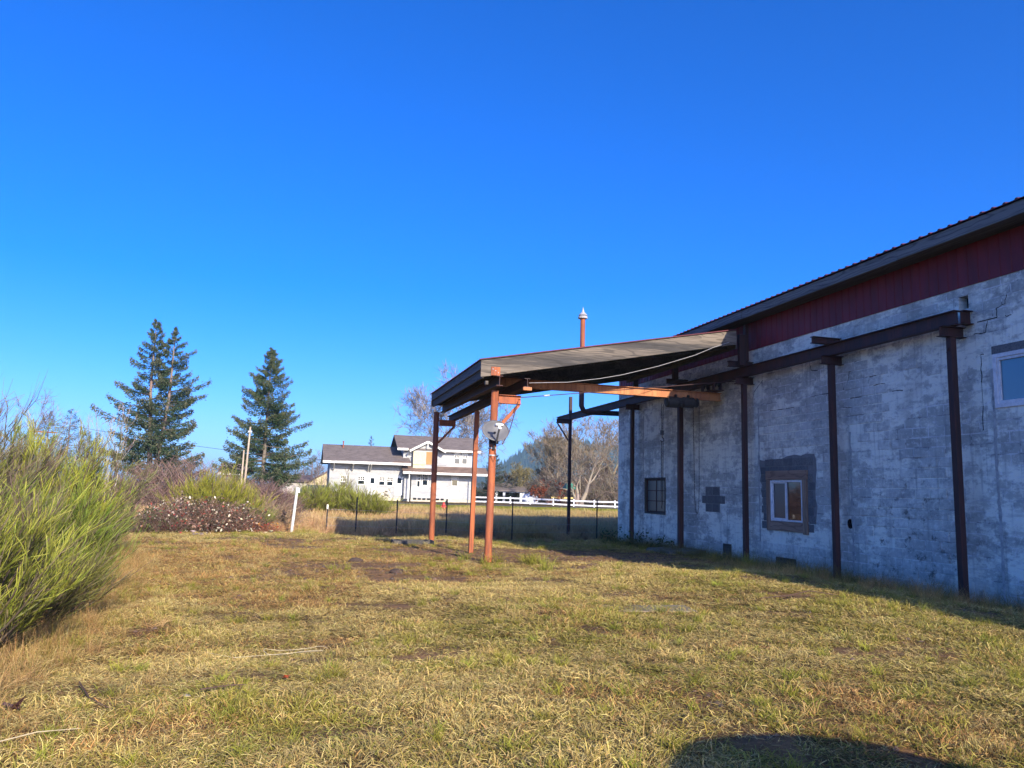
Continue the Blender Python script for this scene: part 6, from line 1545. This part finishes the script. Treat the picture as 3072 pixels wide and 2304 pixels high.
# long dead grass: under the broom bank, on the crest by the wall, round the far fence
deadm = [clump_mesh('d', 30, .12, .40, .0055, (.40, .31, .19), (1, .88, .62), 1.5, 3) for _ in range(4)]+[clump_mesh('d', 20, .08, .5, .004, (.36, .28, .18), (.9, .74, .5), .35, 3) for _ in range(3)]
X_, Y_, S_, T_ = [], [], [], []
n = 1500; y = 4.5+26*rng.uniform(0, 1, n)**1.2; x = bank_edge(y)-.35+rng.normal(0, .28, n); k = visible(x, y, -.2); X_.append(x[k]); Y_.append(y[k]); S_.append(rng.uniform(.3, .8, k.sum())); T_.append(np.zeros(k.sum()))
n = 520; y = rng.uniform(6.5, 16, n); x = 8.9+rng.normal(0, .45, n)+.03*y; X_.append(x); Y_.append(y); S_.append(rng.uniform(.25, .75, n)*rng.choice([.6, 1.0, 1.0], n)); T_.append(np.ones(n))
n = 900; y = rng.uniform(8, 27.5, n); x = 11.8-np.abs(rng.normal(0, .45, n)); X_.append(x); Y_.append(y); S_.append(rng.uniform(.35, 1.1, n)); T_.append(np.full(n, 2))
x = np.concatenate(X_); y = np.concatenate(Y_); s = np.concatenate(S_); ty = np.concatenate(T_); n = len(x)
idx = np.where(ty == 1, rng.integers(4, 7, n), rng.integers(0, 7, n))
tint = np.where((ty == 2)[:, None], jitter_col((.26, .26, .10), n, .3), np.where((rng.uniform(0, 1, n) < .2)[:, None], jitter_col((.34, .33, .12), n, .3), jitter_col((.66, .50, .29), n, .4)))
scatter('dead_grass', 'long bleached dead grass along the left bank and the crest by the wall', 'grass', np.stack([x, y, gz(x, y)], 1), rng.uniform(0, 6.28, n), np.stack([s]*3, 1), idx, tint, deadm)
# tall meadow beyond the lawn
meadm = [clump_mesh('m', 60, .30, .62, .026, (.50, .40, .26), (1, .88, .66), .5, 2) for _ in range(6)]
n = 26000; x = rng.uniform(-12, 34, n); y = 31+29*rng.uniform(0, 1, n)**1.25; k = visible(x, y) & ~((x > 11.5) & (y < 32)) & ~((np.abs(x-hp.x*y/62) < .8) & (y > 52)); x, y = x[k], y[k]
edge = sstep(31, 34.5, y+rng.normal(0, .6, len(x))-1.2*sstep(3, 8, x)); far = 1-sstep(52, 60, y+rng.normal(0, 1.5, len(x)))*.6
k = rng.uniform(0, 1, len(x)) < .15+.85*edge; x, y, edge, far = x[k], y[k], edge[k], far[k]; n = len(x)
s = (.55+.75*fbm(x*.35, y*.35, 91, 3))*rng.uniform(.8, 1.25, n)*(.35+.65*edge)*far
gm = sstep(.5, .7, fbm(x*.3, y*.3, 97, 3)+.25*sstep(48, 58, y))[:, None]
tint = jitter_col((.62, .44, .28), n, .25)*(1-.6*gm)+jitter_col((.40, .36, .15), n, .25)*.6*gm
scatter('meadow_grass', 'tall tan meadow grass beyond the wire fence', 'grass', np.stack([x, y, gz(x, y)], 1), rng.uniform(0, 6.28, n), np.stack([s*1.15, s*1.15, s], 1), rng.integers(0, 6, n), tint, meadm)
# mown verge before the road
vergem = [clump_mesh('v', 40, .5, .14, .02, (.5, .5, .2), (.9, .9, .4), .6, 1) for _ in range(3)]
n = 9000; x = rng.uniform(-12, 48, n); y = rng.uniform(57, 77.5, n); k = visible(x, y); x, y = x[k], y[k]; n = len(x)
scatter('verge_grass', 'green mown verge between the meadow and the road', 'grass', np.stack([x, y, gz(x, y)], 1), rng.uniform(0, 6.28, n), np.ones((n, 3))*rng.uniform(.7, 1.3, (n, 1)), rng.integers(0, 3, n), jitter_col((.29, .29, .08), n, .3), vergem)

# ------------------------------------------------------------------ thin blue air
hz_ = MB(); hz_.box(-1760, 1760, -190, 1800, -4, 135)
tH = bpy.data.materials.new('thin_air'); tH.use_nodes = True; nt = tH.node_tree; nt.nodes.remove(nt.nodes['Principled BSDF'])
pv_ = nt.nodes.new('ShaderNodeVolumePrincipled'); pv_.inputs['Color'].default_value = (.50, .82, 1, 1); pv_.inputs['Density'].default_value = .00022; pv_.inputs['Anisotropy'].default_value = 0.0
nt.links.new(pv_.outputs[0], nt.nodes['Material Output'].inputs['Volume'])
HAZE = hz_.build('haze', tH); tag(HAZE, kind='stuff')
HAZE.display_type = 'WIRE'
